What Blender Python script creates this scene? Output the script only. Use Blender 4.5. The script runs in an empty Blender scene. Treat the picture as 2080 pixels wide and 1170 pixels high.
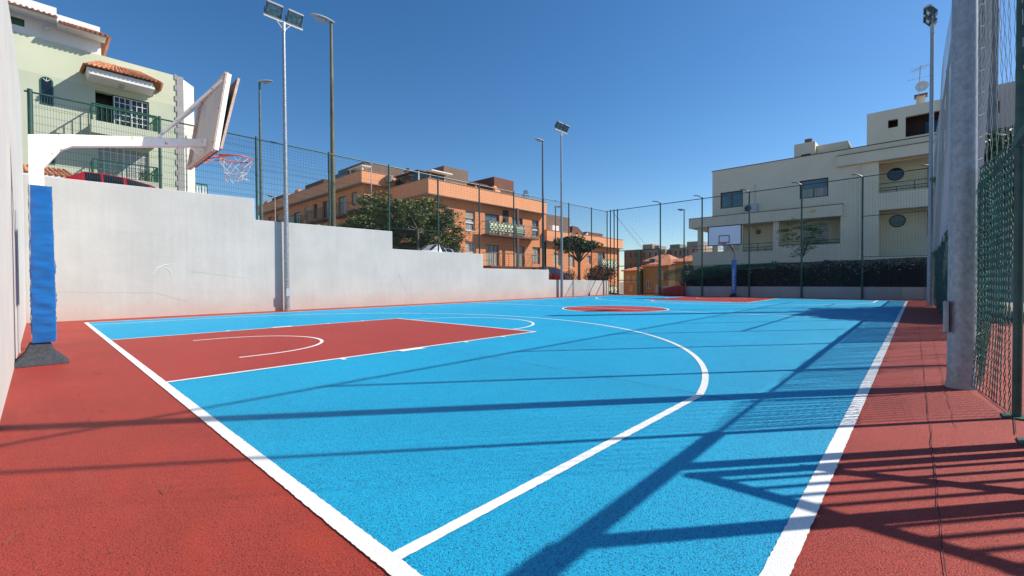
import bpy, math, random
from mathutils import Vector, Matrix
random.seed(7)
R = math.radians
sc = bpy.context.scene
C = sc.collection

# ---------------------------------------------------------------- camera
CAM = Vector((15.27935, -0.84914, 0.97907))
yaw, pitch, roll = 0.74574, -0.01494, -0.00522
fwd = Vector((-math.sin(yaw)*math.cos(pitch), math.cos(yaw)*math.cos(pitch), math.sin(pitch)))
rt = Vector((math.cos(yaw), math.sin(yaw), 0)); up = rt.cross(fwd)
r2 = rt*math.cos(roll)+up*math.sin(roll); u2 = -rt*math.sin(roll)+up*math.cos(roll)
cd = bpy.data.cameras.new('camera'); cam = bpy.data.objects.new('camera', cd); C.objects.link(cam)
cam.matrix_world = Matrix(((r2.x, u2.x, -fwd.x, CAM.x), (r2.y, u2.y, -fwd.y, CAM.y), (r2.z, u2.z, -fwd.z, CAM.z), (0, 0, 0, 1)))
cd.sensor_width = 36; cd.lens = 36*891.3/2080; cd.clip_start = 0.02; cd.clip_end = 3000
sc.camera = cam

# ---------------------------------------------------------------- light
SD = Vector((0.640, 0.768, 0)).normalized(); EL = R(40.3)      # towards the sun
w = bpy.data.worlds.new('World'); sc.world = w; w.use_nodes = True
nt = w.node_tree; nt.nodes.clear()
sky = nt.nodes.new('ShaderNodeTexSky'); sky.sky_type = 'NISHITA'; sky.sun_disc = False
sky.sun_elevation = EL; sky.sun_rotation = math.atan2(SD.x, SD.y)
sky.altitude = 200; sky.air_density = 1.0; sky.dust_density = 0.35; sky.ozone_density = 3.5
bg = nt.nodes.new('ShaderNodeBackground'); bg.inputs['Strength'].default_value = 0.112
ow = nt.nodes.new('ShaderNodeOutputWorld')
hs = nt.nodes.new('ShaderNodeHueSaturation'); hs.inputs['Saturation'].default_value = 1.25
nt.links.new(sky.outputs[0], hs.inputs['Color']); nt.links.new(hs.outputs[0], bg.inputs[0]); nt.links.new(bg.outputs[0], ow.inputs[0])
sl = bpy.data.lights.new('sun', 'SUN'); sl.energy = 5.0; sl.angle = R(0.53); sl.color = (1.0, 0.94, 0.83)
so = bpy.data.objects.new('sun', sl); C.objects.link(so); so.location = (30, 40, 60)
sd3 = Vector((SD.x*math.cos(EL), SD.y*math.cos(EL), math.sin(EL)))
so.rotation_euler = sd3.to_track_quat('Z', 'Y').to_euler()
sc.view_settings.view_transform = 'Standard'; sc.view_settings.look = 'None'
sc.view_settings.gamma = 1; sc.view_settings.exposure = 0.30
sc.cycles.max_bounces = 6; sc.cycles.diffuse_bounces = 3; sc.cycles.transparent_max_bounces = 16

# ---------------------------------------------------------------- materials
MATS = {}
def mat(name, col, rough=0.7, metal=0.0, nz=None, bump=None, spec=None, island=0.0, col2=None, stretch=None):
    """nz=(scale, amount) colour variation; bump=(scale, strength)"""
    if name in MATS: return MATS[name]
    m = bpy.data.materials.new(name); m.use_nodes = True; t = m.node_tree; N = t.nodes; L = t.links
    b = N['Principled BSDF']; b.inputs['Roughness'].default_value = rough; b.inputs['Metallic'].default_value = metal
    if spec is not None: b.inputs['Specular IOR Level'].default_value = spec
    c4 = (*col, 1); src = None
    tc = N.new('ShaderNodeTexCoord'); co = tc.outputs['Object']
    if stretch:
        mp = N.new('ShaderNodeMapping'); mp.inputs['Scale'].default_value = stretch; L.new(co, mp.inputs[0]); co = mp.outputs[0]
    b.inputs['Base Color'].default_value = c4
    if nz:
        n = N.new('ShaderNodeTexNoise'); n.inputs['Scale'].default_value = nz[0]; n.inputs['Detail'].default_value = 6; n.inputs['Roughness'].default_value = 0.62
        L.new(co, n.inputs['Vector'])
        rp = N.new('ShaderNodeValToRGB'); a = nz[1]
        lo = tuple(x*(1-a) for x in col) if col2 is None else col2
        hi = tuple(min(1, x*(1+a*0.6)) for x in col)
        rp.color_ramp.elements[0].position = 0.33; rp.color_ramp.elements[0].color = (*lo, 1)
        rp.color_ramp.elements[1].position = 0.68; rp.color_ramp.elements[1].color = (*hi, 1)
        L.new(n.outputs['Fac'], rp.inputs[0]); src = rp.outputs[0]
    if island:
        g = N.new('ShaderNodeNewGeometry'); mr = N.new('ShaderNodeMapRange'); mr.inputs['To Min'].default_value = 1-island; mr.inputs['To Max'].default_value = 1+island
        L.new(g.outputs['Random Per Island'], mr.inputs[0])
        mx = N.new('ShaderNodeMix'); mx.data_type = 'RGBA'; mx.blend_type = 'MULTIPLY'; mx.inputs[0].default_value = 1
        if src: L.new(src, mx.inputs[6])
        else: mx.inputs[6].default_value = c4
        L.new(mr.outputs[0], mx.inputs[7]); src = mx.outputs[2]
    if src: L.new(src, b.inputs['Base Color'])
    if bump:
        n2 = N.new('ShaderNodeTexNoise'); n2.inputs['Scale'].default_value = bump[0]; n2.inputs['Detail'].default_value = 4
        L.new(co, n2.inputs['Vector'])
        bp = N.new('ShaderNodeBump'); bp.inputs['Strength'].default_value = bump[1]; bp.inputs['Distance'].default_value = 0.02
        L.new(n2.outputs['Fac'], bp.inputs['Height']); L.new(bp.outputs[0], b.inputs['Normal'])
    MATS[name] = m; return m

def rubber(name, col, dark, big=0.10, gr=1.0, stain=None):
    """granulated sports surface: worm-like crumbs with pits between them"""
    m = bpy.data.materials.new(name); m.use_nodes = True; t = m.node_tree; N = t.nodes; L = t.links
    b = N['Principled BSDF']; b.inputs['Roughness'].default_value = 0.55; b.inputs['Specular IOR Level'].default_value = 0.3
    tc = N.new('ShaderNodeTexCoord'); co = tc.outputs['Object']
    n1 = N.new('ShaderNodeTexNoise'); n1.inputs['Scale'].default_value = 175; n1.inputs['Detail'].default_value = 2.5; n1.inputs['Roughness'].default_value = 0.6; n1.inputs['Distortion'].default_value = 0.7
    L.new(co, n1.inputs['Vector'])
    r1 = N.new('ShaderNodeValToRGB'); r1.color_ramp.elements[0].position = 0.36; r1.color_ramp.elements[0].color = (*dark, 1)
    r1.color_ramp.elements[1].position = 0.50; r1.color_ramp.elements[1].color = (*col, 1)
    L.new(n1.outputs['Fac'], r1.inputs[0])
    n2 = N.new('ShaderNodeTexNoise'); n2.inputs['Scale'].default_value = 0.9; n2.inputs['Detail'].default_value = 7; n2.inputs['Roughness'].default_value = 0.6
    L.new(co, n2.inputs['Vector'])
    mr = N.new('ShaderNodeMapRange'); mr.inputs['From Min'].default_value = 0.3; mr.inputs['From Max'].default_value = 0.7; mr.inputs['To Min'].default_value = 1-big; mr.inputs['To Max'].default_value = 1+big
    L.new(n2.outputs['Fac'], mr.inputs[0])
    mx = N.new('ShaderNodeMix'); mx.data_type = 'RGBA'; mx.blend_type = 'MULTIPLY'; mx.inputs[0].default_value = 1
    L.new(r1.outputs[0], mx.inputs[6]); L.new(mr.outputs[0], mx.inputs[7]); out = mx.outputs[2]
    n6 = N.new('ShaderNodeTexNoise'); n6.inputs['Scale'].default_value = 1.3; n6.inputs['Detail'].default_value = 8; n6.inputs['Roughness'].default_value = 0.7; n6.inputs['Distortion'].default_value = 1.2
    m6 = N.new('ShaderNodeMapping'); m6.inputs['Rotation'].default_value = (0, 0, .5); m6.inputs['Scale'].default_value = (.35, 2.2, 1); L.new(co, m6.inputs[0]); L.new(m6.outputs[0], n6.inputs['Vector'])
    q6 = N.new('ShaderNodeMapRange'); q6.inputs['From Min'].default_value = 0.56; q6.inputs['From Max'].default_value = 0.72; q6.inputs['To Max'].default_value = 0.15; L.new(n6.outputs['Fac'], q6.inputs[0])
    x6 = N.new('ShaderNodeMix'); x6.data_type = 'RGBA'; L.new(q6.outputs[0], x6.inputs[0]); L.new(out, x6.inputs[6]); x6.inputs[7].default_value = (min(1, col[0]*1.2+.06), min(1, col[1]*1.2+.06), min(1, col[2]*1.2+.06), 1); out = x6.outputs[2]
    if stain:       # fresher, more orange coat in broad brushed patches
        n3 = N.new('ShaderNodeTexNoise'); n3.inputs['Scale'].default_value = 1.6; n3.inputs['Detail'].default_value = 5
        mp = N.new('ShaderNodeMapping'); mp.inputs['Scale'].default_value = (1, 2.6, 1); L.new(co, mp.inputs[0]); L.new(mp.outputs[0], n3.inputs['Vector'])
        m3 = N.new('ShaderNodeMapRange'); m3.inputs['From Min'].default_value = 0.55; m3.inputs['From Max'].default_value = 0.72; m3.inputs['To Max'].default_value = 0.45
        L.new(n3.outputs['Fac'], m3.inputs[0])
        mm = N.new('ShaderNodeMix'); mm.data_type = 'RGBA'; L.new(m3.outputs[0], mm.inputs[0]); L.new(out, mm.inputs[6]); mm.inputs[7].default_value = (*stain, 1); out = mm.outputs[2]
    L.new(out, b.inputs['Base Color'])
    bp = N.new('ShaderNodeBump'); bp.inputs['Strength'].default_value = 1.0*gr; bp.inputs['Distance'].default_value = 0.008
    L.new(n1.outputs['Fac'], bp.inputs['Height']); L.new(bp.outputs[0], b.inputs['Normal'])
    MATS[name] = m; return m

def concrete(name, col, tint=None, seams=True, rough=0.85):
    m = bpy.data.materials.new(name); m.use_nodes = True; t = m.node_tree; N = t.nodes; L = t.links
    b = N['Principled BSDF']; b.inputs['Roughness'].default_value = rough; b.inputs['Specular IOR Level'].default_value = 0.25
    tc = N.new('ShaderNodeTexCoord'); co = tc.outputs['Object']
    n1 = N.new('ShaderNodeTexNoise'); n1.inputs['Scale'].default_value = 0.8; n1.inputs['Detail'].default_value = 9; n1.inputs['Roughness'].default_value = 0.6; L.new(co, n1.inputs['Vector'])
    r1 = N.new('ShaderNodeValToRGB'); r1.color_ramp.elements[0].position = 0.36; r1.color_ramp.elements[0].color = (col[0]*.93, col[1]*.93, col[2]*.935, 1)
    r1.color_ramp.elements[1].position = 0.64; r1.color_ramp.elements[1].color = (*[min(1, c*1.05) for c in col], 1); L.new(n1.outputs['Fac'], r1.inputs[0])
    # vertical rain streaks
    mp = N.new('ShaderNodeMapping'); mp.inputs['Scale'].default_value = (3.4, 3.4, 0.22); L.new(co, mp.inputs[0])
    n2 = N.new('ShaderNodeTexNoise'); n2.inputs['Scale'].default_value = 2.2; n2.inputs['Detail'].default_value = 6; L.new(mp.outputs[0], n2.inputs['Vector'])
    m2 = N.new('ShaderNodeMapRange'); m2.inputs['From Min'].default_value = 0.35; m2.inputs['From Max'].default_value = 0.7; m2.inputs['To Min'].default_value = 0.965; m2.inputs['To Max'].default_value = 1.02; L.new(n2.outputs['Fac'], m2.inputs[0])
    mx = N.new('ShaderNodeMix'); mx.data_type = 'RGBA'; mx.blend_type = 'MULTIPLY'; mx.inputs[0].default_value = 1; L.new(r1.outputs[0], mx.inputs[6]); L.new(m2.outputs[0], mx.inputs[7]); out = mx.outputs[2]
    # small pits and blotches
    n4 = N.new('ShaderNodeTexNoise'); n4.inputs['Scale'].default_value = 14; n4.inputs['Detail'].default_value = 4; L.new(co, n4.inputs['Vector'])
    m4 = N.new('ShaderNodeMapRange'); m4.inputs['From Min'].default_value = 0.70; m4.inputs['From Max'].default_value = 0.76; m4.inputs['To Min'].default_value = 1.0; m4.inputs['To Max'].default_value = 0.72; L.new(n4.outputs['Fac'], m4.inputs[0])
    my = N.new('ShaderNodeMix'); my.data_type = 'RGBA'; my.blend_type = 'MULTIPLY'; my.inputs[0].default_value = 1; L.new(out, my.inputs[6]); L.new(m4.outputs[0], my.inputs[7]); out = my.outputs[2]
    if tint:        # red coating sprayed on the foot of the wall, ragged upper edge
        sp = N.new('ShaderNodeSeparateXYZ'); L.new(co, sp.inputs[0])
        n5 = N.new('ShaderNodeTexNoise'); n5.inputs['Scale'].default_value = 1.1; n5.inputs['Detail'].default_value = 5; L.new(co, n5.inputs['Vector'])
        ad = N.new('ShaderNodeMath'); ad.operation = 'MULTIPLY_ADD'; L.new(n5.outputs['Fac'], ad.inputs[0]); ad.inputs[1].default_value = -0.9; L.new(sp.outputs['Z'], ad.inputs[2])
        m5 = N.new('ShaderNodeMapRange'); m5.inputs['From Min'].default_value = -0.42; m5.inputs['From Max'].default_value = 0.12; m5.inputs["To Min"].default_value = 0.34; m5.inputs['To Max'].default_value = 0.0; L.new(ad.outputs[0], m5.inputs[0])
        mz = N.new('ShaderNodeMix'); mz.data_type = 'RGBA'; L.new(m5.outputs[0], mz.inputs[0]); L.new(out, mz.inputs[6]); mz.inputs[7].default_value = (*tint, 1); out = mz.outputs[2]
    L.new(out, b.inputs['Base Color'])
    n3 = N.new('ShaderNodeTexNoise'); n3.inputs['Scale'].default_value = 7; n3.inputs['Detail'].default_value = 8; n3.inputs['Roughness'].default_value = .65; L.new(co, n3.inputs['Vector'])
    bp = N.new('ShaderNodeBump'); bp.inputs['Strength'].default_value = 0.22; bp.inputs['Distance'].default_value = 0.02; L.new(n3.outputs['Fac'], bp.inputs['Height'])
    L.new(bp.outputs[0], b.inputs['Normal']); MATS[name] = m; return m

BLUE = rubber('blue_rubber', (0.002, 0.40, 0.68), (0.0005, 0.06, 0.17), 0.06)
RED = rubber('red_rubber', (0.41, 0.048, 0.031), (0.075, 0.008, 0.006), 0.15, stain=(0.46, 0.05, 0.018))
REDK = rubber('red_key_rubber', (0.42, 0.050, 0.036), (0.15, 0.015, 0.012), 0.05)
WLINE = rubber('white_line_paint', (0.86, 0.86, 0.84), (0.62, 0.64, 0.66), 0.03, 0.7)
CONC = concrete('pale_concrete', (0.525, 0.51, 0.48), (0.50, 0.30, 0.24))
CONB = concrete('back_wall_concrete', (0.565, 0.55, 0.52), None)
LOWC = concrete('kerb_wall_concrete', (0.38, 0.38, 0.38), None)
ASPH = mat('street_asphalt', (0.075, 0.073, 0.07), 0.9, nz=(3, .3))
DIRT = mat('dry_ground', (0.26, 0.21, 0.16), 0.95, nz=(.4, .35))
PAVE = mat('pavement_concrete', (0.38, 0.37, 0.35), 0.9, nz=(1.5, .15))
GPOST = mat('green_painted_steel', (0.026, 0.082, 0.066), 0.45, nz=(9, .35))
GWIRE = mat('green_wire', (0.018, 0.045, 0.04), 0.5)
NETC = mat('net_cord', (0.5, 0.5, 0.51), 0.7)
NETG = mat('green_net_cord', (0.018, 0.105, 0.075), 0.6, nz=(5, .4))
NETB = mat('dark_net_cord', (0.03, 0.045, 0.045), 0.7)
GALV = mat('galvanised_steel', (0.36, 0.39, 0.42), 0.42, 0.55, nz=(22, .45), bump=(40, .08))
GALVR = mat('galvanised_steel_weathered', (0.34, 0.37, 0.40), 0.5, 0.3, nz=(30, .24), stretch=(1, 1, .6))
DSTEEL = mat('dark_grey_metal', (0.045, 0.05, 0.055), 0.45, 0.3)
LGREY = mat('light_grey_metal', (0.48, 0.5, 0.52), 0.4, 0.2)
LENS = mat('floodlight_glass', (0.20, 0.28, 0.28), 0.15, nz=(9, .7), spec=.8)
LAMPG = mat('lamp_bowl', (0.5, 0.5, 0.46), 0.25)
WOODP = mat('mossy_lamp_post', (0.16, 0.15, 0.085), 0.75, nz=(4, .5), stretch=(1, 1, .3))
BPOST = mat('grey_green_lamp_post', (0.10, 0.14, 0.13), 0.55, nz=(4, .3))
WPAINT = mat('chipped_white_paint', (0.80, 0.78, 0.74), 0.5, nz=(16, .35), col2=(0.55, 0.38, 0.28))
_e = WPAINT.node_tree.nodes['Color Ramp'].color_ramp.elements; _e[0].position = 0.33; _e[1].position = 0.40
BOARDW = mat('board_panel', (0.56, 0.51, 0.46), 0.6, nz=(2.2, .16), stretch=(1.4, 1, .35))
RUST = mat('rusty_frame', (0.42, 0.24, 0.16), 0.8, nz=(12, .5), col2=(0.62, 0.55, 0.5))
BOARDB = mat('dark_board_back', (0.16, 0.11, 0.09), 0.8, nz=(5, .4))
RIM = mat('orange_red_rim', (0.62, 0.11, 0.06), 0.4)
NETW = mat('white_net_cord', (0.62, 0.60, 0.58), 0.7)
PADB = mat('blue_vinyl', (0.006, 0.12, 0.40), 0.24, nz=(3, .2), bump=(5, .25), spec=.55, stretch=(1, 1, 4.5))
PADD = mat('black_rubber_skirt', (0.035, 0.042, 0.055), 0.75, nz=(30, .5), bump=(60, .3))
WHITE = mat('white_render', (0.80, 0.79, 0.77), 0.85, nz=(1, .05))
WGLOSS = mat('white_enamel', (0.78, 0.78, 0.78), 0.35)
BLACK = mat('black_paint', (0.015, 0.015, 0.018), 0.5)
GREENW = mat('pale_green_render', (0.60, 0.635, 0.47), 0.9, nz=(.7, .06), bump=(60, .1))
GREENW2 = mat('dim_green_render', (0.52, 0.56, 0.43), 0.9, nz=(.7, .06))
QUOIN = mat('grey_quoin_stone', (0.36, 0.345, 0.34), 0.9, nz=(3, .1))
TILE = mat('terracotta_tile', (0.50, 0.20, 0.10), 0.8, nz=(3, .4), island=.25)
TILEB = mat('brown_tile', (0.42, 0.17, 0.10), 0.8, nz=(3, .4), island=.2)
GPAINT = mat('green_gloss_paint', (0.015, 0.11, 0.06), 0.4)
GLASSD = mat('dark_window_glass', (0.014, 0.018, 0.022), 0.06, spec=.6, nz=(1.3, .9), col2=(.005, .005, .007))
GLASSB = mat('blue_window_glass', (0.10, 0.17, 0.20), 0.08, spec=.6, nz=(.8, .4))
CURT = mat('curtained_glass', (0.34, 0.34, 0.31), 0.35, nz=(1.5, .35), stretch=(5, 5, .4))
SHUT = mat('shutter_slats', (0.45, 0.40, 0.33), 0.6, nz=(1, .1))
WFRAME = mat('white_window_frame', (0.72, 0.72, 0.70), 0.4)
BFRAME = mat('brown_window_frame', (0.06, 0.035, 0.025), 0.5)
ORNG = mat('orange_render', (0.74, 0.285, 0.125), 0.9, nz=(.6, .07), bump=(50, .1))
ORNG2 = mat('orange_parapet_render', (0.84, 0.365, 0.185), 0.9, nz=(.5, .05))
BROWN = mat('brown_render', (0.17, 0.075, 0.055), 0.9, nz=(1, .12))
TAUPE = mat('taupe_render', (0.20, 0.135, 0.105), 0.9, nz=(1, .12))
BMETAL = mat('brown_balcony_metal', (0.13, 0.065, 0.05), 0.5)
BEIGE = mat('beige_render', (0.82, 0.71, 0.535), 0.92, nz=(.45, .07), bump=(50, .1))
BEIGE2 = mat('cream_render', (0.76, 0.67, 0.49), 0.92, nz=(.5, .08))
BARK = mat('tree_bark', (0.20, 0.15, 0.115), 0.95, nz=(8, .4), stretch=(1, 1, .3), bump=(20, .4))
def leafmat(n, col):
    m = mat(n, col, 0.5, nz=(1.1, .5), island=.42, spec=.35)
    return m
LEAF1 = leafmat('olive_leaves', (0.135, 0.155, 0.038)); LEAF2 = leafmat('deep_green_leaves', (0.045, 0.085, 0.03))
LEAF3 = leafmat('fresh_green_leaves', (0.09, 0.15, 0.035)); LEAF4 = leafmat('reddish_leaves', (0.15, 0.085, 0.05))
LEAFD = leafmat('hedge_leaves', (0.018, 0.026, 0.015)); FLOW = mat('yellow_flower', (0.75, 0.6, 0.08), 0.6)
CARR = mat('red_car_paint', (0.33, 0.008, 0.015), 0.2, spec=.7); CARW = mat('white_car_paint', (0.72, 0.72, 0.74), 0.22, spec=.6)
CARD = mat('maroon_car_paint', (0.10, 0.012, 0.014), 0.22, spec=.7); TYRE = mat('tyre_rubber', (0.02, 0.02, 0.02), 0.85)
PLRED = mat('red_plastic', (0.42, 0.012, 0.022), 0.4, nz=(4, .2))
YELW = mat('yellow_render', (0.37, 0.265, 0.115), 0.9, nz=(.5, .1)); YELS = mat('pale_yellow_render', (0.62, 0.50, 0.27), 0.9, nz=(.5, .08))
BRICKR = mat('red_brown_render', (0.33, 0.145, 0.085), 0.9, nz=(.3, .15)); TANR = mat('tan_render', (0.40, 0.28, 0.20), 0.9, nz=(.2, .15))
GREYR = mat('grey_render', (0.33, 0.30, 0.265), 0.9, nz=(.3, .1)); FARG = mat('grey_brown_render', (0.50, 0.44, 0.38), .9, nz=(.3, .06))

def screen_mat(name, col, alpha, sc_=55):
    m = bpy.data.materials.new(name); m.use_nodes = True; t = m.node_tree; N = t.nodes; L = t.links
    b = N['Principled BSDF']; b.inputs['Roughness'].default_value = .85; b.inputs['Base Color'].default_value = (*col, 1)
    tc = N.new('ShaderNodeTexCoord'); n = N.new('ShaderNodeTexNoise'); n.inputs['Scale'].default_value = sc_; n.inputs['Detail'].default_value = 2; L.new(tc.outputs['Object'], n.inputs['Vector'])
    mr = N.new('ShaderNodeMapRange'); mr.inputs['From Min'].default_value = 0.5-alpha; mr.inputs['From Max'].default_value = 0.53-alpha; L.new(n.outputs['Fac'], mr.inputs[0])
    L.new(mr.outputs[0], b.inputs['Alpha']); MATS[name] = m; return m
SCREEN = screen_mat('black_shade_cloth', (0.014, 0.012, 0.016), 0.12)

# ---------------------------------------------------------------- helpers
def tag(o, label=None, cat=None, group=None, kind=None):
    if label: o['label'] = label
    if cat: o['category'] = cat
    if group: o['group'] = group
    if kind: o['kind'] = kind
    return o
ORI = {}
def thing(name, label, cat, loc=(0, 0, 0), group=None):
    o = bpy.data.objects.new(name, None); C.objects.link(o); o.location = loc; o.empty_display_size = .3
    ORI[o.name] = Vector(loc); return tag(o, label, cat, group)

class MB:
    def __init__(s): s.v = []; s.f = []; s.sm = False
    def add(s, vs, fs):
        k = len(s.v); s.v += [tuple(p) for p in vs]; s.f += [tuple(i+k for i in f) for f in fs]; return s
    def box(s, x0, x1, y0, y1, z0, z1):
        x0, x1 = min(x0, x1), max(x0, x1); y0, y1 = min(y0, y1), max(y0, y1); z0, z1 = min(z0, z1), max(z0, z1)
        return s.add([(x0,y0,z0),(x1,y0,z0),(x1,y1,z0),(x0,y1,z0),(x0,y0,z1),(x1,y0,z1),(x1,y1,z1),(x0,y1,z1)],
                     [(0,3,2,1),(4,5,6,7),(0,1,5,4),(1,2,6,5),(2,3,7,6),(3,0,4,7)])
    def fbox(s, ax, f0, f1, u0, u1, z0, z1):      # box on a facade: ax 'x' -> f is X and u is Y
        return s.box(f0, f1, u0, u1, z0, z1) if ax == 'x' else s.box(u0, u1, f0, f1, z0, z1)
    def tube(s, pts, rad, n=8, cap=True):
        pts = [Vector(p) for p in pts]; rs = rad if isinstance(rad, (list, tuple)) else [rad]*len(pts)
        vs = []; prev = None
        for i, p in enumerate(pts):
            d = (pts[min(i+1, len(pts)-1)]-pts[max(i-1, 0)]).normalized()
            if prev is None: a = d.cross(Vector((0, 0, 1))) if abs(d.z) < .9 else d.cross(Vector((1, 0, 0)))
            else: a = prev - d*prev.dot(d)
            a.normalize(); prev = a; b = d.cross(a)
            for k in range(n):
                t = 2*math.pi*k/n; vs.append(p+(a*math.cos(t)+b*math.sin(t))*rs[i])
        fs = [(i*n+k, i*n+(k+1) % n, (i+1)*n+(k+1) % n, (i+1)*n+k) for i in range(len(pts)-1) for k in range(n)]
        if cap: fs += [tuple(range(n))[::-1], tuple((len(pts)-1)*n+k for k in range(n))]
        return s.add(vs, fs)
    def bar(s, p, q, wd, ht, upv=(0, 0, 1)):       # rectangular bar from p to q
        p, q = Vector(p), Vector(q); d = (q-p).normalized(); a = d.cross(Vector(upv)).normalized(); b = a.cross(d)
        vs = [c+a*i*wd/2+b*j*ht/2 for c in (p, q) for i, j in ((-1,-1),(1,-1),(1,1),(-1,1))]
        return s.add(vs, [(0,1,2,3),(7,6,5,4),(0,4,5,1),(1,5,6,2),(2,6,7,3),(3,7,4,0)])
    def poly(s, pts, off):                          # extruded polygon
        off = Vector(off); n = len(pts); vs = [Vector(p) for p in pts]+[Vector(p)+off for p in pts]
        return s.add(vs, [tuple(range(n)), tuple(range(2*n-1, n-1, -1))]+[(i, i+n, (i+1) % n+n, (i+1) % n) for i in range(n)])
    def build(s, name, m, parent=None, smooth=False):
        off = Vector((0, 0, 0))
        if parent is not None: off = ORI[parent.name]
        me = bpy.data.meshes.new(name); me.from_pydata([tuple(Vector(p)-off) for p in s.v], [], s.f)
        me.materials.append(m); me.update()
        if smooth:
            me.polygons.foreach_set('use_smooth', [True]*len(me.polygons))
            try: me.set_sharp_from_angle(angle=R(40))
            except Exception: pass
        o = bpy.data.objects.new(name, me); C.objects.link(o)
        if parent is not None: o.parent = parent
        ORI[o.name] = off; return o
def bev(o, wdt=.01, seg=2):
    b = o.modifiers.new('bevel', 'BEVEL'); b.width = wdt; b.segments = seg; b.limit_method = 'ANGLE'; return o
def copy_tree(o, parent=None, loc=None, label=None):
    c = o.copy(); C.objects.link(c); c.parent = parent
    if loc: c.location = loc
    if label: c['label'] = label
    for ch in o.children: copy_tree(ch, c)
    return c
def struct(o): o['kind'] = 'structure'; return o

def slab(mb, ax, f0, f1, us, zs, holes):
    """wall between f0 (outer face) and f1 over us=(u0,u1), zs=(z0,z1) with rectangular holes (u0,u1,z0,z1)"""
    U = sorted({us[0], us[1], *[h[0] for h in holes], *[h[1] for h in holes]}); Z = sorted({zs[0], zs[1], *[h[2] for h in holes], *[h[3] for h in holes]})
    U = [u for u in U if us[0] <= u <= us[1]]; Z = [z for z in Z if zs[0] <= z <= zs[1]]
    def full(i, j):
        if not (0 <= i < len(U)-1 and 0 <= j < len(Z)-1): return False
        cu, cz = (U[i]+U[i+1])/2, (Z[j]+Z[j+1])/2
        return not any(h[0] < cu < h[1] and h[2] < cz < h[3] for h in holes)
    P = (lambda f, u, z: (f, u, z)) if ax == 'x' else (lambda f, u, z: (u, f, z))
    for i in range(len(U)-1):
        for j in range(len(Z)-1):
            if not full(i, j): continue
            a, b, c, d = U[i], U[i+1], Z[j], Z[j+1]
            for f in (f0, f1): mb.add([P(f,a,c),P(f,b,c),P(f,b,d),P(f,a,d)], [(0,1,2,3)])
            if not full(i-1, j): mb.add([P(f0,a,c),P(f1,a,c),P(f1,a,d),P(f0,a,d)], [(0,1,2,3)])
            if not full(i+1, j): mb.add([P(f0,b,c),P(f1,b,c),P(f1,b,d),P(f0,b,d)], [(0,1,2,3)])
            if not full(i, j-1): mb.add([P(f0,a,c),P(f1,a,c),P(f1,b,c),P(f0,b,c)], [(0,1,2,3)])
            if not full(i, j+1): mb.add([P(f0,a,d),P(f1,a,d),P(f1,b,d),P(f0,b,d)], [(0,1,2,3)])
    return mb
def window(root, ax, f, out, u0, u1, z0, z1, fm, pm, div=(2, 1), rec=.10, fw=.05, bars=.035, name='window', sill=None, shutter=0.0, label=None):
    """frame (part) with pane (sub-part), set rec behind facade face f; out=+1/-1 is the outward side"""
    a = f-out*rec; b = a-out*.06; m = MB()
    m.fbox(ax, a, b, u0, u0+fw, z0, z1); m.fbox(ax, a, b, u1-fw, u1, z0, z1); m.fbox(ax, a, b, u0+fw, u1-fw, z0, z0+fw); m.fbox(ax, a, b, u0+fw, u1-fw, z1-fw, z1)
    for i in range(1, div[0]):
        u = u0+(u1-u0)*i/div[0]; m.fbox(ax, a-out*.008, b, u-bars/2, u+bars/2, z0+fw, z1-fw)
    for j in range(1, div[1]):
        z = z0+(z1-z0)*j/div[1]; m.fbox(ax, a-out*.012, b, u0+fw, u1-fw, z-bars/2, z+bars/2)
    fr = m.build(name, fm, root)
    if label: fr['label'] = label
    p = MB(); p.fbox(ax, a-out*.03, a-out*.05, u0+fw*.5, u1-fw*.5, z0+fw*.5, z1-fw*.5); p.build('pane', pm, fr)
    if shutter:
        s = MB(); zt = z1; zb = z1-(z1-z0)*shutter; n = max(2, int((zt-zb)/.09))
        for i in range(n):
            za = zb+(zt-zb)*i/n; s.fbox(ax, a+out*.012, a+out*.03, u0+fw*.6, u1-fw*.6, za+.006, za+(zt-zb)/n-.006)
        s.build('shutter', SHUT, fr)
    if sill:
        s = MB(); s.fbox(ax, f+out*.05, a, u0-.06, u1+.06, z0-.06, z0-.003); s.build('sill', sill, fr)
    return fr
def prism(vs, fs, p, q, r):
    """thin three-sided cord appended to raw lists"""
    dx, dy, dz = q[0]-p[0], q[1]-p[1], q[2]-p[2]; l = math.sqrt(dx*dx+dy*dy+dz*dz) or 1
    dx/=l; dy/=l; dz/=l
    if abs(dz) < .8: ax, ay, az = dy, -dx, 0.0
    else: ax, ay, az = 0.0, dz, -dy
    m = math.sqrt(ax*ax+ay*ay+az*az); ax/=m; ay/=m; az/=m
    bx, by, bz = dy*az-dz*ay, dz*ax-dx*az, dx*ay-dy*ax
    k = len(vs)
    for c in (p, q):
        for ca, sa in ((1, 0), (-.5, .866), (-.5, -.866)):
            vs.append((c[0]+(ax*ca+bx*sa)*r, c[1]+(ay*ca+by*sa)*r, c[2]+(az*ca+bz*sa)*r))
    fs += [(k, k+1, k+4, k+3), (k+1, k+2, k+5, k+4), (k+2, k, k+3, k+5)]

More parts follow.
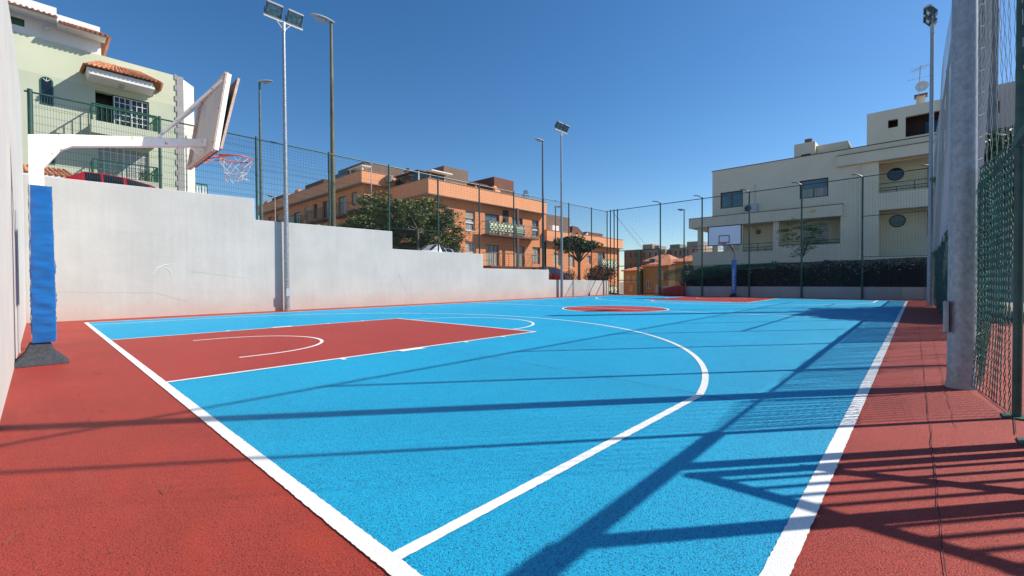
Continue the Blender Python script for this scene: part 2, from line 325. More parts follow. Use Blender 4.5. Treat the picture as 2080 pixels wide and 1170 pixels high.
def leaves(mb, clumps, size, seed=1, droop=.3):
    rd = random.Random(seed)
    for (cx, cy, cz, rx, ry, rz, n) in clumps:
        for _ in range(n):
            while True:
                x, y, z = rd.uniform(-1, 1), rd.uniform(-1, 1), rd.uniform(-1, 1)
                if x*x+y*y+z*z <= 1: break
            k = (x*x+y*y+z*z)**.5 or 1; k = (k**.55)/k
            p = Vector((cx+x*k*rx, cy+y*k*ry, cz+z*k*rz))
            d = Vector((rd.gauss(0, 1), rd.gauss(0, 1), rd.gauss(-droop, .5))).normalized()
            a = d.cross(Vector((rd.gauss(0, 1), rd.gauss(0, 1), rd.gauss(0, 1)))).normalized()
            L = size*rd.uniform(.6, 1.35); W = L*rd.uniform(.28, .42)
            mb.add([p-d*L/2, p+a*W/2, p+d*L/2, p-a*W/2], [(0, 1, 2, 3)])
    return mb
def blob_clumps(c, r, n, per, cr, seed, flat=1.0):
    rd = random.Random(seed); out = []
    for i in range(n):
        while True:
            x, y, z = rd.uniform(-1, 1), rd.uniform(-1, 1), rd.uniform(-.9, 1)
            q = x*x+y*y+z*z
            if .2 < q <= 1: break
        k = cr*rd.uniform(.55, 1.25)
        out.append((c[0]+x*r[0], c[1]+y*r[1], c[2]+z*r[2], k*1.2, k*1.2, k*flat*rd.uniform(.6, 1), int(per*rd.uniform(.6, 1.3))))
    return out
def tree(name, label, base, forks, clumps, size, lm, seed, tr=.12, group=None, cat='tree', bark=BARK, lean=(0, 0)):
    t = thing(name, label, cat, base, group)
    m = MB(); bx, by, bz = base; fk = forks
    mid = Vector((bx+lean[0], by+lean[1], fk))
    m.tube([(bx, by, bz-.3), (bx+lean[0]*.4, by+lean[1]*.4, bz+(fk-bz)*.5), mid], [tr*1.15, tr*.95, tr*.85], 9)
    rd = random.Random(seed)
    for c in clumps[::max(1, len(clumps)//14)]:
        e = Vector(c[:3]); q = mid.lerp(e, .5)+Vector((rd.uniform(-.15, .15), rd.uniform(-.15, .15), rd.uniform(.0, .25)))
        m.tube([mid-Vector((0, 0, .05)), q, e], [tr*.5, tr*.28, tr*.1], 6)
    m.build('trunk', bark, t, True)
    leaves(MB(), [], size); l = leaves(MB(), clumps, size, seed); l.build('crown', lm, t)
    return t

# ================================================================ ground
def th(X, Y):
    if X < -1.25: return max(-4.5, min(5.6, 3.05-.109*Y))
    if Y > 27.55: return max(-4.0, -.03-.095*(Y-27.55))
    return -.03
XS = [-900,-300,-120,-60,-45,-30,-20,-10,-1.33,-1.2,2,8,16.3,40,120,900]; YS = [-900,-100,-23,-10,-1.2,5,10,15,20,25,27.5,27.6,30,35,40,50,60,69,110,200,1500]
g = MB(); g.add([(x, y, th(x, y)) for y in YS for x in XS], [(j*len(XS)+i, j*len(XS)+i+1, (j+1)*len(XS)+i+1, (j+1)*len(XS)+i) for j in range(len(YS)-1) for i in range(len(XS)-1)])
struct(g.build('ground', DIRT))
def ribbon(name, m, x0, x1, dz, ys):
    mb = MB(); mb.add([(x, y, th(x, y)+dz) for y in ys for x in (x0, x1)], [(2*i, 2*i+1, 2*i+3, 2*i+2) for i in range(len(ys)-1)]); return struct(mb.build(name, m))
ys = [-23,-10,0,10,20,30,40,50,60]
ribbon('street', ASPH, -9.2, -2.6, .01, ys); ribbon('pavement', PAVE, -2.6, -1.34, .13, ys); ribbon('pavement', PAVE, -12, -9.2, .13, ys)

W, L = 14.94, 25.84
rd = random.Random(3)
def sheet(name, m, pts, z):
    mb = MB(); mb.add([(x, y, z) for x, y in pts], [tuple(range(len(pts)))]); return struct(mb.build(name, m))
sheet('run_off_surface', RED, [(-1.12, -1.1), (17.0, -1.1), (17.0, 27.42), (-1.12, 27.42)], 0.0)
sheet('court_surface', BLUE, [(0, 0), (W, 0), (W, L), (0, L)], .002)
cx = 7.45
for s in (0, 1):
    Y = lambda y: y if s == 0 else L-y
    q = [(cx-2.40, Y(0)), (cx+2.40, Y(0)), (cx+2.40, Y(5.68)), (cx-2.40, Y(5.68))]
    sheet('key_area', REDK, q if s == 0 else q[::-1], .004)
sheet('centre_circle', REDK, [(cx+1.78*math.cos(t*math.pi/48), L/2+1.78*math.sin(t*math.pi/48)) for t in range(96)], .004)
lm = MB(); ZL = .006
def strip(P, wd, z=ZL, jit=0.0, mb=None):
    """ragged painted band along a polyline of centre points"""
    mb = mb or lm; vs = []; n = len(P)
    for i, (x, y) in enumerate(P):
        a = P[max(i-1, 0)]; b = P[min(i+1, n-1)]; dx, dy = b[0]-a[0], b[1]-a[1]; l = math.hypot(dx, dy); nx, ny = -dy/l, dx/l
        for sgn in (1, -1):
            k = wd/2+rd.uniform(-jit, jit); vs.append((x+nx*k*sgn, y+ny*k*sgn, z))
    mb.add(vs, [(2*i, 2*i+1, 2*i+3, 2*i+2) for i in range(n-1)])
def seg(a, b, wd, jit=.0015, step=.03, z=ZL):
    n = max(1, int(math.hypot(b[0]-a[0], b[1]-a[1])/step)); strip([(a[0]+(b[0]-a[0])*i/n, a[1]+(b[1]-a[1])*i/n) for i in range(n+1)], wd, z, jit)
def arc(c, r, t0, t1, wd, z=ZL, n=160): strip([(c[0]+r*math.cos(t0+(t1-t0)*i/n), c[1]+r*math.sin(t0+(t1-t0)*i/n)) for i in range(n+1)], wd, z, .001)
BW = .07
seg((.0, -.03), (W, -.03), BW, .0022, .015); seg((W, -.065), (W, L+.035), BW+.005, .002, .02); seg((0, -.065), (0, L+.035), BW, .001, .2); seg((0, L), (W, L), BW, .001, .2)
seg((.035, L/2), (cx-1.83, L/2), .055, .001, .2); seg((cx+1.83, L/2), (W-.04, L/2), .055, .001, .2); seg((cx-1.77, L/2), (cx+1.77, L/2), .05, 0, .5)
arc((cx, L/2), 1.80, 0, 2*math.pi, .06)
for s in (0, 1):
    f = (lambda p: p) if s == 0 else (lambda p: (2*cx-p[0], L-p[1]))
    A = lambda a, b, wd, j=.0015: seg(f(a), f(b), wd, j)
    y0 = .006 if s == 0 else .04
    def AR(c, r, t0, t1, wd): arc(f(c), r, t0+(math.pi if s else 0), t1+(math.pi if s else 0), wd)
    A((cx-2.40, y0), (cx-2.40, 5.66), .052); A((cx+2.40, y0), (cx+2.40, 5.66), .055); A((cx-2.427, 5.69), (cx+2.427, 5.69), .06)
    AR((cx, 5.725), 1.78, .01, math.pi-.01, .055)
    for sg in (1, -1):
        for yy in (1.78, 3.85, 4.72): A((cx+sg*2.43, yy), (cx+sg*2.53, yy), .055, 0)
        A((cx+sg*2.478, 2.62), (cx+sg*2.478, 3.02), .10, 0)
        A((cx+sg*6.475, y0), (cx+sg*6.475, 2.93), .058, .0018)
    al = math.acos(6.475/6.62); AR((cx, 1.575), 6.62, al, math.pi-al, .06)
    AR((cx+.08, 1.2), 1.25, 0.0, math.pi, .05)
    A((cx+.08+1.25, .93), (cx+.08+1.25, 1.2), .05, 0); A((cx+.08-1.25, .93), (cx+.08-1.25, 1.2), .05, 0)
struct(lm.build('court_lines', WLINE))
jm = MB()
def crack(x0, y0, x1, y1, wd=.006, wob=.012):
    n = 70; strip([(x0+(x1-x0)*i/n+rd.uniform(-wob, wob), y0+(y1-y0)*i/n+rd.uniform(-wob, wob)*.6) for i in range(n+1)], wd, .008, wd*.4, jm)
crack(5.8, 3.35, 14.2, 2.98, .0045, .004)
crack(15.36, .2, 15.3, 14, .0035, .004); crack(15.47, 3.2, 15.47, 9, .0025, .008)
struct(jm.build('surface_cracks', mat('dark_crack', (.03, .012, .012), .95)))  # thin dark strips: joints and cracks in the court surface

# ================================================================ left retaining wall
t = thing('retaining_wall', 'tall pale concrete wall stepping down along the left sideline', 'wall', (-1.1, 12, 0))
prof = [(-1.4, 3.72), (4.15, 3.80), (4.15, 3.10), (9.42, 3.13), (9.42, 2.39), (14.72, 2.39), (14.72, 1.66), (20.18, 1.67), (20.18, 1.07), (27.25, 1.0)]
m = MB(); m.poly([(-1.1, -1.4, -.2)]+[(-1.1, y, z) for y, z in prof]+[(-1.1, 27.25, -.2)], (-.3, 0, 0))
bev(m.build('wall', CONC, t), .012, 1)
m = MB()
for y, z0, z1 in ((.35, .05, 2.5), (1.45, .3, 2.6), (2.28, .02, 3.76), (3.2, 1.0, 3.0), (7.0, .02, 3.05), (8.35, .02, .55), (12.0, .02, 2.3), (16.4, .02, 1.6)):
    m.box(-1.101, -1.0985, y-.006, y+.006, z0, z1)
for y0, y1, z in ((-1.0, 2.28, 2.42), (2.3, 4.1, 2.36), (.2, 3.9, 1.78), (.6, 2.2, 3.05)):
    m.box(-1.101, -1.0982, y0, y1, z-.004, z+.004)
m.build('formwork_seam', CONC, t)
rc = random.Random(4)
for (y0, z0, y1, z1) in ((-.9, .78, 1.5, .70), (1.5, .70, 2.25, .42), (2.3, 1.35, 4.0, 1.12), (9.6, 1.5, 10.2, .3)):
    m = MB(); n = 26; pts = [(-1.0992, y0+(y1-y0)*k/n+rc.uniform(-.012, .012), z0+(z1-z0)*k/n+rc.uniform(-.014, .014)) for k in range(n+1)]; m.tube(pts, [.0012+.0022*rc.random() for _ in pts], 4); m.build('hairline_crack', mat('crack_grey', (.36, .34, .32), .95), t)
m = MB(); pts = [(1.42, 1.22), (1.55, 1.42), (1.72, 1.52), (2.0, 1.56)]; m.tube([(-1.098, y, z) for y, z in pts], [.004, .016, .012, .004], 5)
m.tube([(-1.098, 1.7, 1.46), (-1.098, 1.86, 1.34), (-1.098, 1.87, 1.2), (-1.098, 1.78, 1.1)], [.004, .009, .008, .003], 5)
m.build('paint_mark', mat('faint_white_paint', (.72, .72, .71), .8), t)

t = thing('back_wall', 'high pale concrete wall behind the near basket', 'wall', (4, -1.1, 0))
BY = -1.042; m = MB(); m.poly([(-1.08, BY, -.2), (-1.08, BY, 5.55), (2.7, BY, 5.15), (5.85, BY, 4.70), (8.27, BY, 4.25), (14.2, BY, 3.5), (14.2, BY, -.2)], (0, -.3, 0))
bev(m.build('wall', CONB, t), .012, 1)
m = MB(); m.tube([(6.1, -1.028, .02), (6.1, -1.028, 2.0)], .012, 6); m.build('cable_conduit', LGREY, t)

# ================================================================ left fence
t = thing('mesh_fence', 'green welded mesh fence standing on the stepped left wall', 'fence', (-1.2, 12, 3))
def topz(y):
    for (a, z), (b, z2) in zip(prof[:-1], prof[1:]):
        if b > a and a <= y <= b: return z+(z2-z)*(y-a)/(b-a)
    return 1.0
FX = -1.2; FY = [-.9, 1.68, 4.26, 6.76, 9.33, 11.93, 14.56, 17.17, 19.8, 22.41, 25.08, 27.15]
def rz(y): return 5.83+.0055*(y)
for i, y in enumerate(FY):
    m = MB(); zb = topz(y-.02 if y < 27 else y); m.tube([(FX, y, zb-.05), (FX, y, rz(y)+.07)], .038 if i else .05, 10)
    for k in range(4): m.tube([(FX, y, zb+.4+k*.55), (FX, y, zb+.44+k*.55)], .048, 8)
    m.build('post', GPOST, t, True)
m = MB(); m.tube([(FX, -1, rz(-1)), (FX, 27.2, rz(27.2))], .024, 8); m.build('top_rail', GPOST, t, True)
for i in range(len(FY)-1):
    y0, y1 = FY[i]+.05, FY[i+1]-.05; zb = max(topz(y0+.1), topz(y1-.1))+.04; zt = rz(y0)-.08 if i < 2 else zb+1.98
    if i == 2: zt = 5.15
    V = []; F = []; n = int((y1-y0)/.05)
    for k in range(n+1):
        y = y0+(y1-y0)*k/n; prism(V, F, (FX+.03, y, zb), (FX+.03, y, zt+.03), .0034)
    z = zb+.05
    while z < zt:
        for dz in ((0, .045) if int((z-zb)/.2) % 4 == 0 else (0,)): prism(V, F, (FX+.032, y0, z+dz), (FX+.032, y1, z+dz), .0038)
        z += .2
    MB().add(V, F).build('mesh_panel', GWIRE, t)
    if i >= 2:
        V = []; F = []; zz = zt+.05
        top = rz(y0)-.03
        k = 0
        while zz < top: prism(V, F, (FX, y0, zz), (FX, y1, zz+rd.uniform(-.01, .01)), .003); zz += .1
        y = y0
        while y < y1: prism(V, F, (FX, y, zt), (FX, y+rd.uniform(-.01, .01), rz(y)-.01), .003); y += .1
        MB().add(V, F).build('upper_net', NETB, t)

# ================================================================ far fence, gate, low wall
FYY = 27.3
t = thing('low_wall', 'low grey concrete wall running along the far end of the court', 'wall', (8, 27.45, 0))
m = MB(); m.box(2.75, 15.9, 27.36, 27.56, -.1, .61); m.build('wall', LOWC, t)
t = thing('net_fence', 'tall green netted fence behind the far basket', 'fence', (8, FYY, 0))
PX = [2.72, 5.42, 8.08, 10.66, 13.24, 15.80]
for i, x in enumerate(PX):
    m = MB(); m.tube([(x, FYY, 0), (x, FYY, 6.16)], .042 if i < 5 else .05, 10); m.tube([(x, FYY-.02, 6.12), (x-.18, FYY-.22, 6.24), (x-.42, FYY-.3, 6.26)], .028, 6)
    m.build('post', GPOST, t, True)
for x in (-1.02, -.72, -.45):
    m = MB(); m.tube([(x, FYY, 0), (x, FYY, 6.1)], .042, 10); m.build('post', GPOST, t, True)
m = MB(); m.tube([(-1.2, FYY, 6.02), (15.8, FYY, 6.14)], .024, 8); m.build('top_rail', GPOST, t, True)
m = MB(); m.tube([(13.24, FYY, 4.15), (15.8, FYY, 4.17)], .018, 6); m.build('mid_rail', GPOST, t, True); m = MB(); m.tube([(13.24, FYY, 2.12), (15.8, FYY, 2.08)], .018, 6); m.build('mid_rail', GPOST, t, True)
V = []; F = []; x = -.45
while x < 15.78:
    zb = 3.15 if x < 2.7 else .62; a = x; z = zb
    while z < 6.02:
        z2 = min(z+1.4, 6.04); b = x+rd.uniform(-.012, .012); prism(V, F, (a, FYY, z), (b, FYY, z2), .0024); a = b; z = z2
    x += .105
z = .66
while z < 6.02:
    x0 = -.45 if z > 3.15 else 2.75; a = z; x = x0
    while x < 15.75:
        x2 = min(x+2.6, 15.78); sag = .035*math.sin(z*3+x); prism(V, F, (x, FYY, a), (x2, FYY, z+sag), .0024); a = z+sag; x = x2
    z += .105
MB().add(V, F).build('net', NETG, t)
V = []; F = []
for p, q in (((-.9, FYY, 5.98), (1.35, FYY+.02, 3.2)), ((-.8, FYY, 5.9), (1.5, FYY+.02, 3.2)), ((.6, FYY, 4.7), (1.9, FYY, 3.2))): prism(V, F, p, q, .009)
MB().add(V, F).build('slack_rope', NETG, t)

def gate(name, label, x0, x1, kind, group=None):
    g = thing(name, label, 'gate', ((x0+x1)/2, FYY, 0), group)
    m = MB()
    m.box(x0, x0+.06, FYY-.03, FYY+.03, .04, 3.14); m.box(x1-.06, x1, FYY-.03, FYY+.03, .04, 3.14)
    for z in ((3.08, 2.0, 1.0) if kind == 0 else (3.08, 2.02, .1)): m.box(x0+.06, x1-.06, FYY-.025, FYY+.025, z, z+.05)
    m.build('frame', GPOST, g)
    V = []; F = []
    if kind:
        x = x0+.1
        while x < x1-.06: prism(V, F, (x, FYY, .1), (x, FYY, 3.1), .002); x += .09
        z = .2
        while z < 3.1: prism(V, F, (x0+.05, FYY, z), (x1-.05, FYY, z), .002); z += .09
        MB().add(V, F).build('mesh_panel', GWIRE, g)
        m = MB(); m.box(x0+.1, x0+.14, FYY-.08, FYY-.03, 1.05, 1.25); m.build('latch', DSTEEL, g)
    return g
gate('metal_gate', 'open-framed green gate leaf beside the orange building corner', -.42, 1.12, 0)
gate('metal_gate', 'green meshed gate leaf between the open frame and the red barrier', 1.16, 2.66, 1)

# dark cloth and bunched netting on the far fence
t = thing('shade_cloth', 'black shade cloth tied along the lower far fence', 'screen', (10, 27.6, .6))
V = []; F = []; nx = 130
for i in range(nx+1):
    x = 4.3+(15.75-4.3)*i/nx; u = (x-4.3)/(15.75-4.3)
    zt = 1.9+.12*u+.02*math.sin(x*2.2)
    if x < 6.2: zt = 1.3+(1.86-1.3)*((x-4.3)/1.9)**.6+.12*math.sin(x*9)*math.sin(x*4)
    zt += rd.uniform(-.012, .012)
    for j in range(7):
        z = .60+(zt-.60)*j/6; V.append((x, 27.62+.05*math.sin(x*1.9+j*.5)+.02*math.sin(x*7), z))
for i in range(nx):
    for j in range(6): F.append((i*7+j, (i+1)*7+j, (i+1)*7+j+1, i*7+j+1))
MB().add(V, F).build('cloth', SCREEN, t, True)
t = thing('bunched_net', 'bunched green netting draped over the left part of the black cloth', 'net', (6, 27.25, 1.2))
V = []; F = []; rn = random.Random(5)
def bn(x, k):       # upper and lower curves
    u = (x-3.0)/6.6; zt = 1.45+.45*min(1, (x-3.0)/1.8)**.6; zb = zt-.85*max(0.0, math.sin(min(1, u*1.15+.12)*math.pi))**.8*(1-.35*u)-.12
    return zb+(zt-zb)*k
for layer in range(3):
    x = 3.0
    while x < 9.6:
        px = x; pk = None
        for k in [i/9 for i in range(10)]:
            q = (x+.05*math.sin(k*9+x*3+layer*2)+rn.uniform(-.02, .02), FYY-.05-.03*layer, bn(x, k)); 
            if pk: prism(V, F, pk, q, .004)
            pk = q
        x += .09
    for k in [i/9 for i in range(10)]:
        x = 3.0; pk = None
        while x < 9.6:
            q = (x, FYY-.05-.03*layer, bn(x, k)+rn.uniform(-.02, .02)+.02*layer)
            if pk: prism(V, F, pk, q, .0045)
            pk = q; x += .12
for s in range(7):
    pk = None; x = 3.2
    while x < 9.5:
        q = (x, FYY-.08, bn(x, 1)-.05-.03*s+.05*math.sin(x*4+s*1.7)+rn.uniform(-.015, .015))
        if pk: prism(V, F, pk, q, .009)
        pk = q; x += .1
MB().add(V, F).build('net', NETG, t)
t = thing('warning_panel', 'pale perforated panel at the right end of the low far wall', 'panel', (15.1, 27.33, 0))
m = MB(); slab(m, 'y', 27.33, 27.35, (14.75, 15.5), (.04, .58), [(14.78+.09*i, 14.83+.09*i, .08+.1*j, .13+.1*j) for i in range(8) for j in range(5)]); m.build('panel', mat('pale_panel', (.50, .50, .44), .6), t)

# red plastic barrier
t = thing('plastic_barrier', 'dark red plastic barrier against the low far wall by the gate', 'barrier', (3.7, 27.15, 0))
m = MB(); m.poly([(2.92, 27.05, .005), (4.42, 27.05, .005), (4.42, 27.05, .66), (3.7, 27.05, .64), (2.98, 27.05, .45)], (0, .16, 0)); bev(m.build('body', PLRED, t), .03, 2)
m = MB()
for i in range(9): x = 3.06+i*.155; m.box(x, x+.05, 27.02, 27.052, .06, .42+.02*i)
m.build('rib', PLRED, t)

# ================================================================ right fence
RX = 15.80
t = thing('side_net_fence', 'tall netted fence with green posts along the right sideline', 'fence', (RX, 12, 0))
RY = [2.24, 3.14, 3.82, 6.5, 9.2, 11.85, 14.5, 17.1, 19.7, 22.3, 24.85]
for y in RY:
    m = MB(); h = 1.93 if y < 3.5 else 6.16
    m.tube([(RX, y, 0), (RX, y, h)], (.025 if y < 4 else .031) if y > 3.5 else .045, 10)
    m.box(RX-.07, RX+.07, y-.07, y+.07, .001, .012)
    m.build('post', GPOST, t, True)
for y in (1.0, -.4):
    m = MB(); m.tube([(RX, y, 0), (RX, y, 1.93)], .045, 10); m.build('post', GPOST, t, True)
m = MB(); m.tube([(RX, -.4, 6.1), (RX, 27.3, 6.1)], .026, 8); m.build('top_rail', GPOST, t, True)
for ya, yb_, rr_ in ((-1, 2.2, .055), (2.2, 3.84, .042), (3.84, 6.4, .014), (6.4, 27.3, .034)): m = MB(); m.tube([(RX, ya, 1.93), (RX, yb_, 1.93)], rr_, 8); m.build('mid_rail', GPOST, t, True)
m = MB(); m.tube([(RX, 11.85, 3.95), (RX, 17.1, 3.95)], .026, 6); m.build('brace_rail', GPOST, t, True); m = MB(); m.tube([(RX, 22.3, 3.95), (RX, 24.85, 3.95)], .026, 6); m.build('brace_rail', GPOST, t, True)
V = []; F = []
sy, hz = .115, .115; y = 4.9
while y < 27.2:
    for sg in (0, 1):
        pk = None; j = 0; z = 1.93
        while z <= 6.12:
            yy = y+(sy/2 if (j+sg) % 2 else 0); bulge = .03*math.sin(z*1.3+y*.7)
            q = (RX-.085+bulge, yy+.02*math.sin(z*2+y), z)
            if pk: prism(V, F, pk, q, .0021)
            pk = q; j += 1; z += hz
    y += sy if y < 12 else sy*1.25
def nearp(u):           # net laced from the thick pole to the fence post
    return (15.672+(RX-15.672)*u, 4.72+(3.84-4.72)*u) if u <= 1 else (RX, 3.84-(u-1)*.9)
for i in range(15):
    for sg in (0, 1):
        pk = None; j = 0; z = 1.93
        while z <= 6.12:
            u = i/8+(1/16 if (j+sg) % 2 else 0)+.03*math.sin(z*1.7+i); xy = nearp(max(0.0, u)); q = (xy[0]+.02*math.sin(z*1.1), xy[1], z)
            if pk: prism(V, F, pk, q, .0022)
            pk = q; j += 1; z += .17
z = .3
while z < 6.1: V2 = 0; prism(V, F, (15.66, 4.70, z), (15.695, 4.735, z+.02), .004); z += .19
MB().add(V, F).build('upper_net', NETC, t)
# lower, doubled and bunched green netting; near foot kicks out over the red surface
V = []; F = []
def lowp(y, z, lay):
    k = (1.95-z)/1.95; fl = 0
    if z < .7 and y < 6.3: fl = -.05*((.7-z)/.7)**1.4*max(0.0, math.sin(math.pi*(y-3.86)/2.44))**.8
    bx = RX-.02-.11*min(1, max(0.0, y-3.86)/.86) if y < 4.75 else RX-.03
    return (bx+(.03*math.sin(y*6+lay*2)+.012*math.sin(y*15+z*3))*(.3 if y < 4.75 else 1)+fl+lay*.03, y+.03*math.sin(z*2.3+y*3+lay)+.02*k*math.sin(z*5+lay), z)
for lay in range(2):
    y = 3.86
    while y < 12.0:
        sy2 = .068+.03*lay; hz2 = .062
        for sg in (0, 1):
            pk = None; j = 0; z = 1.95-.02*lay
            while z > (.02 if lay == 0 else 1.0):
                q = lowp(y+(sy2/2 if (j+sg) % 2 else 0)+rn.uniform(-.004, .004), z, lay)
                if pk: prism(V, F, pk, q, .0044 if z > .6 or y > 6.3 else .003)
                pk = q; j += 1; z -= hz2*(1+.0*z)
        y += sy2
for k in range(9):      # gathered folds beside the post
    pk = None; z = 1.93
    while z > .08:
        q = (RX-.05-.02*math.sin(k*2.1), 6.42-.015*k+.004*math.sin(z*6+k), z)
        if pk: prism(V, F, pk, q, .006)
        pk = q; z -= .09
MB().add(V, F).build('lower_net', NETG, t)
V = []; F = []; nx = 160
for i in range(nx+1):
    y = 9.2+(27.3-9.2)*i/nx
    for j in range(6): V.append((RX-.02+.05*math.sin(y*3+j)+.03*math.sin(y*9), y, .03+(1.9-.03)*j/5+rn.uniform(-.01, .01)))
for i in range(nx):
    for j in range(5): F.append((i*6+j, (i+1)*6+j, (i+1)*6+j+1, i*6+j+1))
MB().add(V, F).build('shade_net', screen_mat('green_shade_cloth', (.010, .055, .045), .05), t, True)
V = []; F = []
for p, q in (((15.68, 4.72, .012), (15.78, 3.86, .012)), ((15.60, 5.3, .01), (15.68, 4.74, .01)), ((15.79, 3.84, .012), (15.74, 3.3, .012))): prism(V, F, p, q, .003)
MB().add(V, F).build('bottom_rope', NETB, t)

# open side gate standing at right angles to the fence, vertical bars
g = thing('barred_gate', 'open green side gate with vertical bars swung outwards from the right fence', 'gate', (15.86, 3.10, 0))
m = MB(); x0, x1, yg = 15.88, 17.0, 3.10
m.box(x0, x0+.05, yg-.025, yg+.025, .08, 1.94); m.box(x1-.05, x1, yg-.025, yg+.025, .08, 1.94); m.box(x0+.05, x1-.05, yg-.02, yg+.02, 1.86, 1.93); m.box(x0+.05, x1-.05, yg-.02, yg+.02, .08, .14)
m.build('frame', GPOST, g)
m = MB(); m.bar((x0+.02, yg+.025, 1.42), (x1-.03, yg+.025, .55), .045, .06); m.build('diagonal_brace', GPOST, g)
m = MB()
for i in range(8):
    x = x0+.13+i*.118; m.tube([(x, yg, .14), (x, yg, 1.86)], .016, 6)
m.build('vertical_bars', GPOST, g)

# ================================================================ floodlight poles
def floodlight(root, c, fx, tilt=.62):
    """c = pivot on the cross arm, fx = +1/-1 facing along X"""
    m = MB(); ct, st = math.cos(tilt), math.sin(tilt)
    def T(a, y, b): return (c[0]+fx*(a*ct+b*st), c[1]+y, c[2]+.26+(-a*st+b*ct))   # a outward, b up
    fr = [T(.10, sy*.235, b*.2) for sy, b in ((-1,-1),(1,-1),(1,1),(-1,1))]; bk = [T(-.08, sy*.15, b*.12) for sy, b in ((-1,-1),(1,-1),(1,1),(-1,1))]
    m.add(fr+bk, [(7,6,5,4),(0,4,5,1),(1,5,6,2),(2,6,7,3),(3,7,4,0)])
    for a, b in (((-1,-1),(1,-1)),((1,-1),(1,1)),((1,1),(-1,1)),((-1,1),(-1,-1))):
        m.bar(T(.10, a[0]*.24, a[1]*.205), T(.10, b[0]*.24, b[1]*.205), .03, .035, (T(1,0,0)[0]-T(0,0,0)[0], 0, T(1,0,0)[2]-T(0,0,0)[2]))
    m.box(c[0]-.09, c[0]-.03, c[1]-.06, c[1]+.06, c[2]+.12, c[2]+.25)
    for sy in (-1, 1): m.bar((c[0], c[1]+sy*.27, c[2]+.02), T(0, sy*.27, 0), .012, .05, (1, 0, 0))
    m.box(c[0]-.03, c[0]+.03, c[1]-.28, c[1]+.28, c[2]+.0, c[2]+.025)
    h = m.build('floodlight', mat('lamp_housing', (.12, .125, .13), .5, .3), root)
    m = MB(); m.add([T(.095, sy*.225, b*.19) for sy, b in ((-1,-1),(1,-1),(1,1),(-1,1))], [(0,1,2,3)]); m.build('glass', LENS, h)
    m = MB(); m.poly([T(.15, -.25, .2), T(.13, -.25, .245), T(-.02, -.25, .235), T(-.08, -.25, .15), T(-.07, -.25, .14), T(.12, -.25, .205)], (0, .5, 0)); m.build('hood', LGREY, h)
def flood_pole(x, y, h, fx, label, r0=.085, r1=.05, m_=GALV, arm=.34, hatch_side=1):
    t = thing('floodlight_pole', label, 'light pole', (x, y, 0), 'floodlight poles around the court')
    m = MB(); m.tube([(x, y, 0), (x, y, .12), (x, y, 1.4), (x, y, h)], [r0*1.08, r0, r0*.97, r1], 20); m.build('pole', m_, t, True)
    m = MB(); m.box(x-.02, x+.02, y-arm-.3, y+arm+.3, h, h+.055); m.bar((x, y-.22, h), (x, y, h-.28), .02, .05, (1, 0, 0)); m.bar((x, y+.22, h), (x, y, h-.28), .02, .05, (1, 0, 0)); m.tube([(x, y, h-.3), (x, y, h+.02)], r1*1.25, 12)
    m.build('cross_arm', LGREY, t)
    for s in (-1, 1): floodlight(t, (x, y+s*arm, h+.055), fx)
    return t
t = flood_pole(-.93, 5.09, 9.98, 1, 'galvanised pole with two floodlights standing before the tall end of the left wall')
m = MB(); m.box(-.845, -.825, 5.03, 5.17, .5, .78); m.build('hatch', LGREY, t)
t = flood_pole(-.93, 21.25, 10.2, 1, 'galvanised pole with two floodlights at the low far end of the left wall')
t = flood_pole(15.62, 21.2, 10.15, -1, 'far galvanised floodlight pole beside the right net fence', m_=GALVR)
t = flood_pole(15.575, 4.80, 10.2, -1, 'thick mottled galvanised pole close to the camera at the right sideline', .094, .055, GALVR, hatch_side=-1)
m = MB(); m.box(15.455, 15.49, 4.69, 4.80, .50, .78); bev(m.build('hatch', GALVR, t), .008)
m = MB(); m.tube([(15.575, 4.8, 0), (15.575, 4.8, .05)], [.108, .102], 20); m.build('base_collar', LOWC, t, True)

# ================================================================ street lamps
def street_lamp(x, y, h, label, pm=BPOST, r=.075, dirv=(-1, -.1), hs=1.0):
    zb = th(x, y); t = thing('street_lamp', label, 'street lamp', (x, y, zb), 'street lamps')
    m = MB(); m.tube([(x, y, zb), (x, y, zb+1.2), (x, y, h)], [r, r*.92, r*.5], 12); m.build('post', pm, t, True)
    d = Vector((*dirv, 0)).normalized(); s = Vector((-d.y, d.x, 0)); c = Vector((x, y, h))
    m = MB(); n = 10; ring = []
    st = [(-.14, .05, .03), (-.05, .10, .06), (.2, .17, .085), (.45, .16, .08), (.66, .10, .05), (.74, .03, .02)]
    vs = []
    for a, wd, hh in st:
        for k in range(n):
            q = 2*math.pi*k/n; vs.append(c+d*a*hs+s*math.cos(q)*wd*hs+Vector((0, 0, (math.sin(q)*hh*(1.0 if math.sin(q) > 0 else .5)+.04+a*.12)*hs)))
    fs = [(i*n+k, i*n+(k+1) % n, (i+1)*n+(k+1) % n, (i+1)*n+k) for i in range(len(st)-1) for k in range(n)]+[tuple(range(n))[::-1], tuple((len(st)-1)*n+k for k in range(n))]
    m.add(vs, fs); hd = m.build('lamp_head', LGREY, t, True)
    m = MB(); m.add([c+d*a*hs+s*b*hs+Vector((0, 0, (z+a*.12)*hs)) for z in (-.02, -.07) for a, b in ((.22, -.1), (.55, -.09), (.55, .09), (.22, .1))], [(0,1,2,3),(7,6,5,4),(0,4,5,1),(1,5,6,2),(2,6,7,3),(3,7,4,0)]); m.build('lamp_glass', LAMPG, hd)
    return t
street_lamp(-2.0, 7.28, 11.35, 'tallest street lamp, mossy brown post right behind the left wall', WOODP, .105, (-.3, -1), 1.0)
street_lamp(-8.0, 6.55, 10.6, 'street lamp on a slim post just right of the green house', BPOST, .09, (.4, .5), .8)
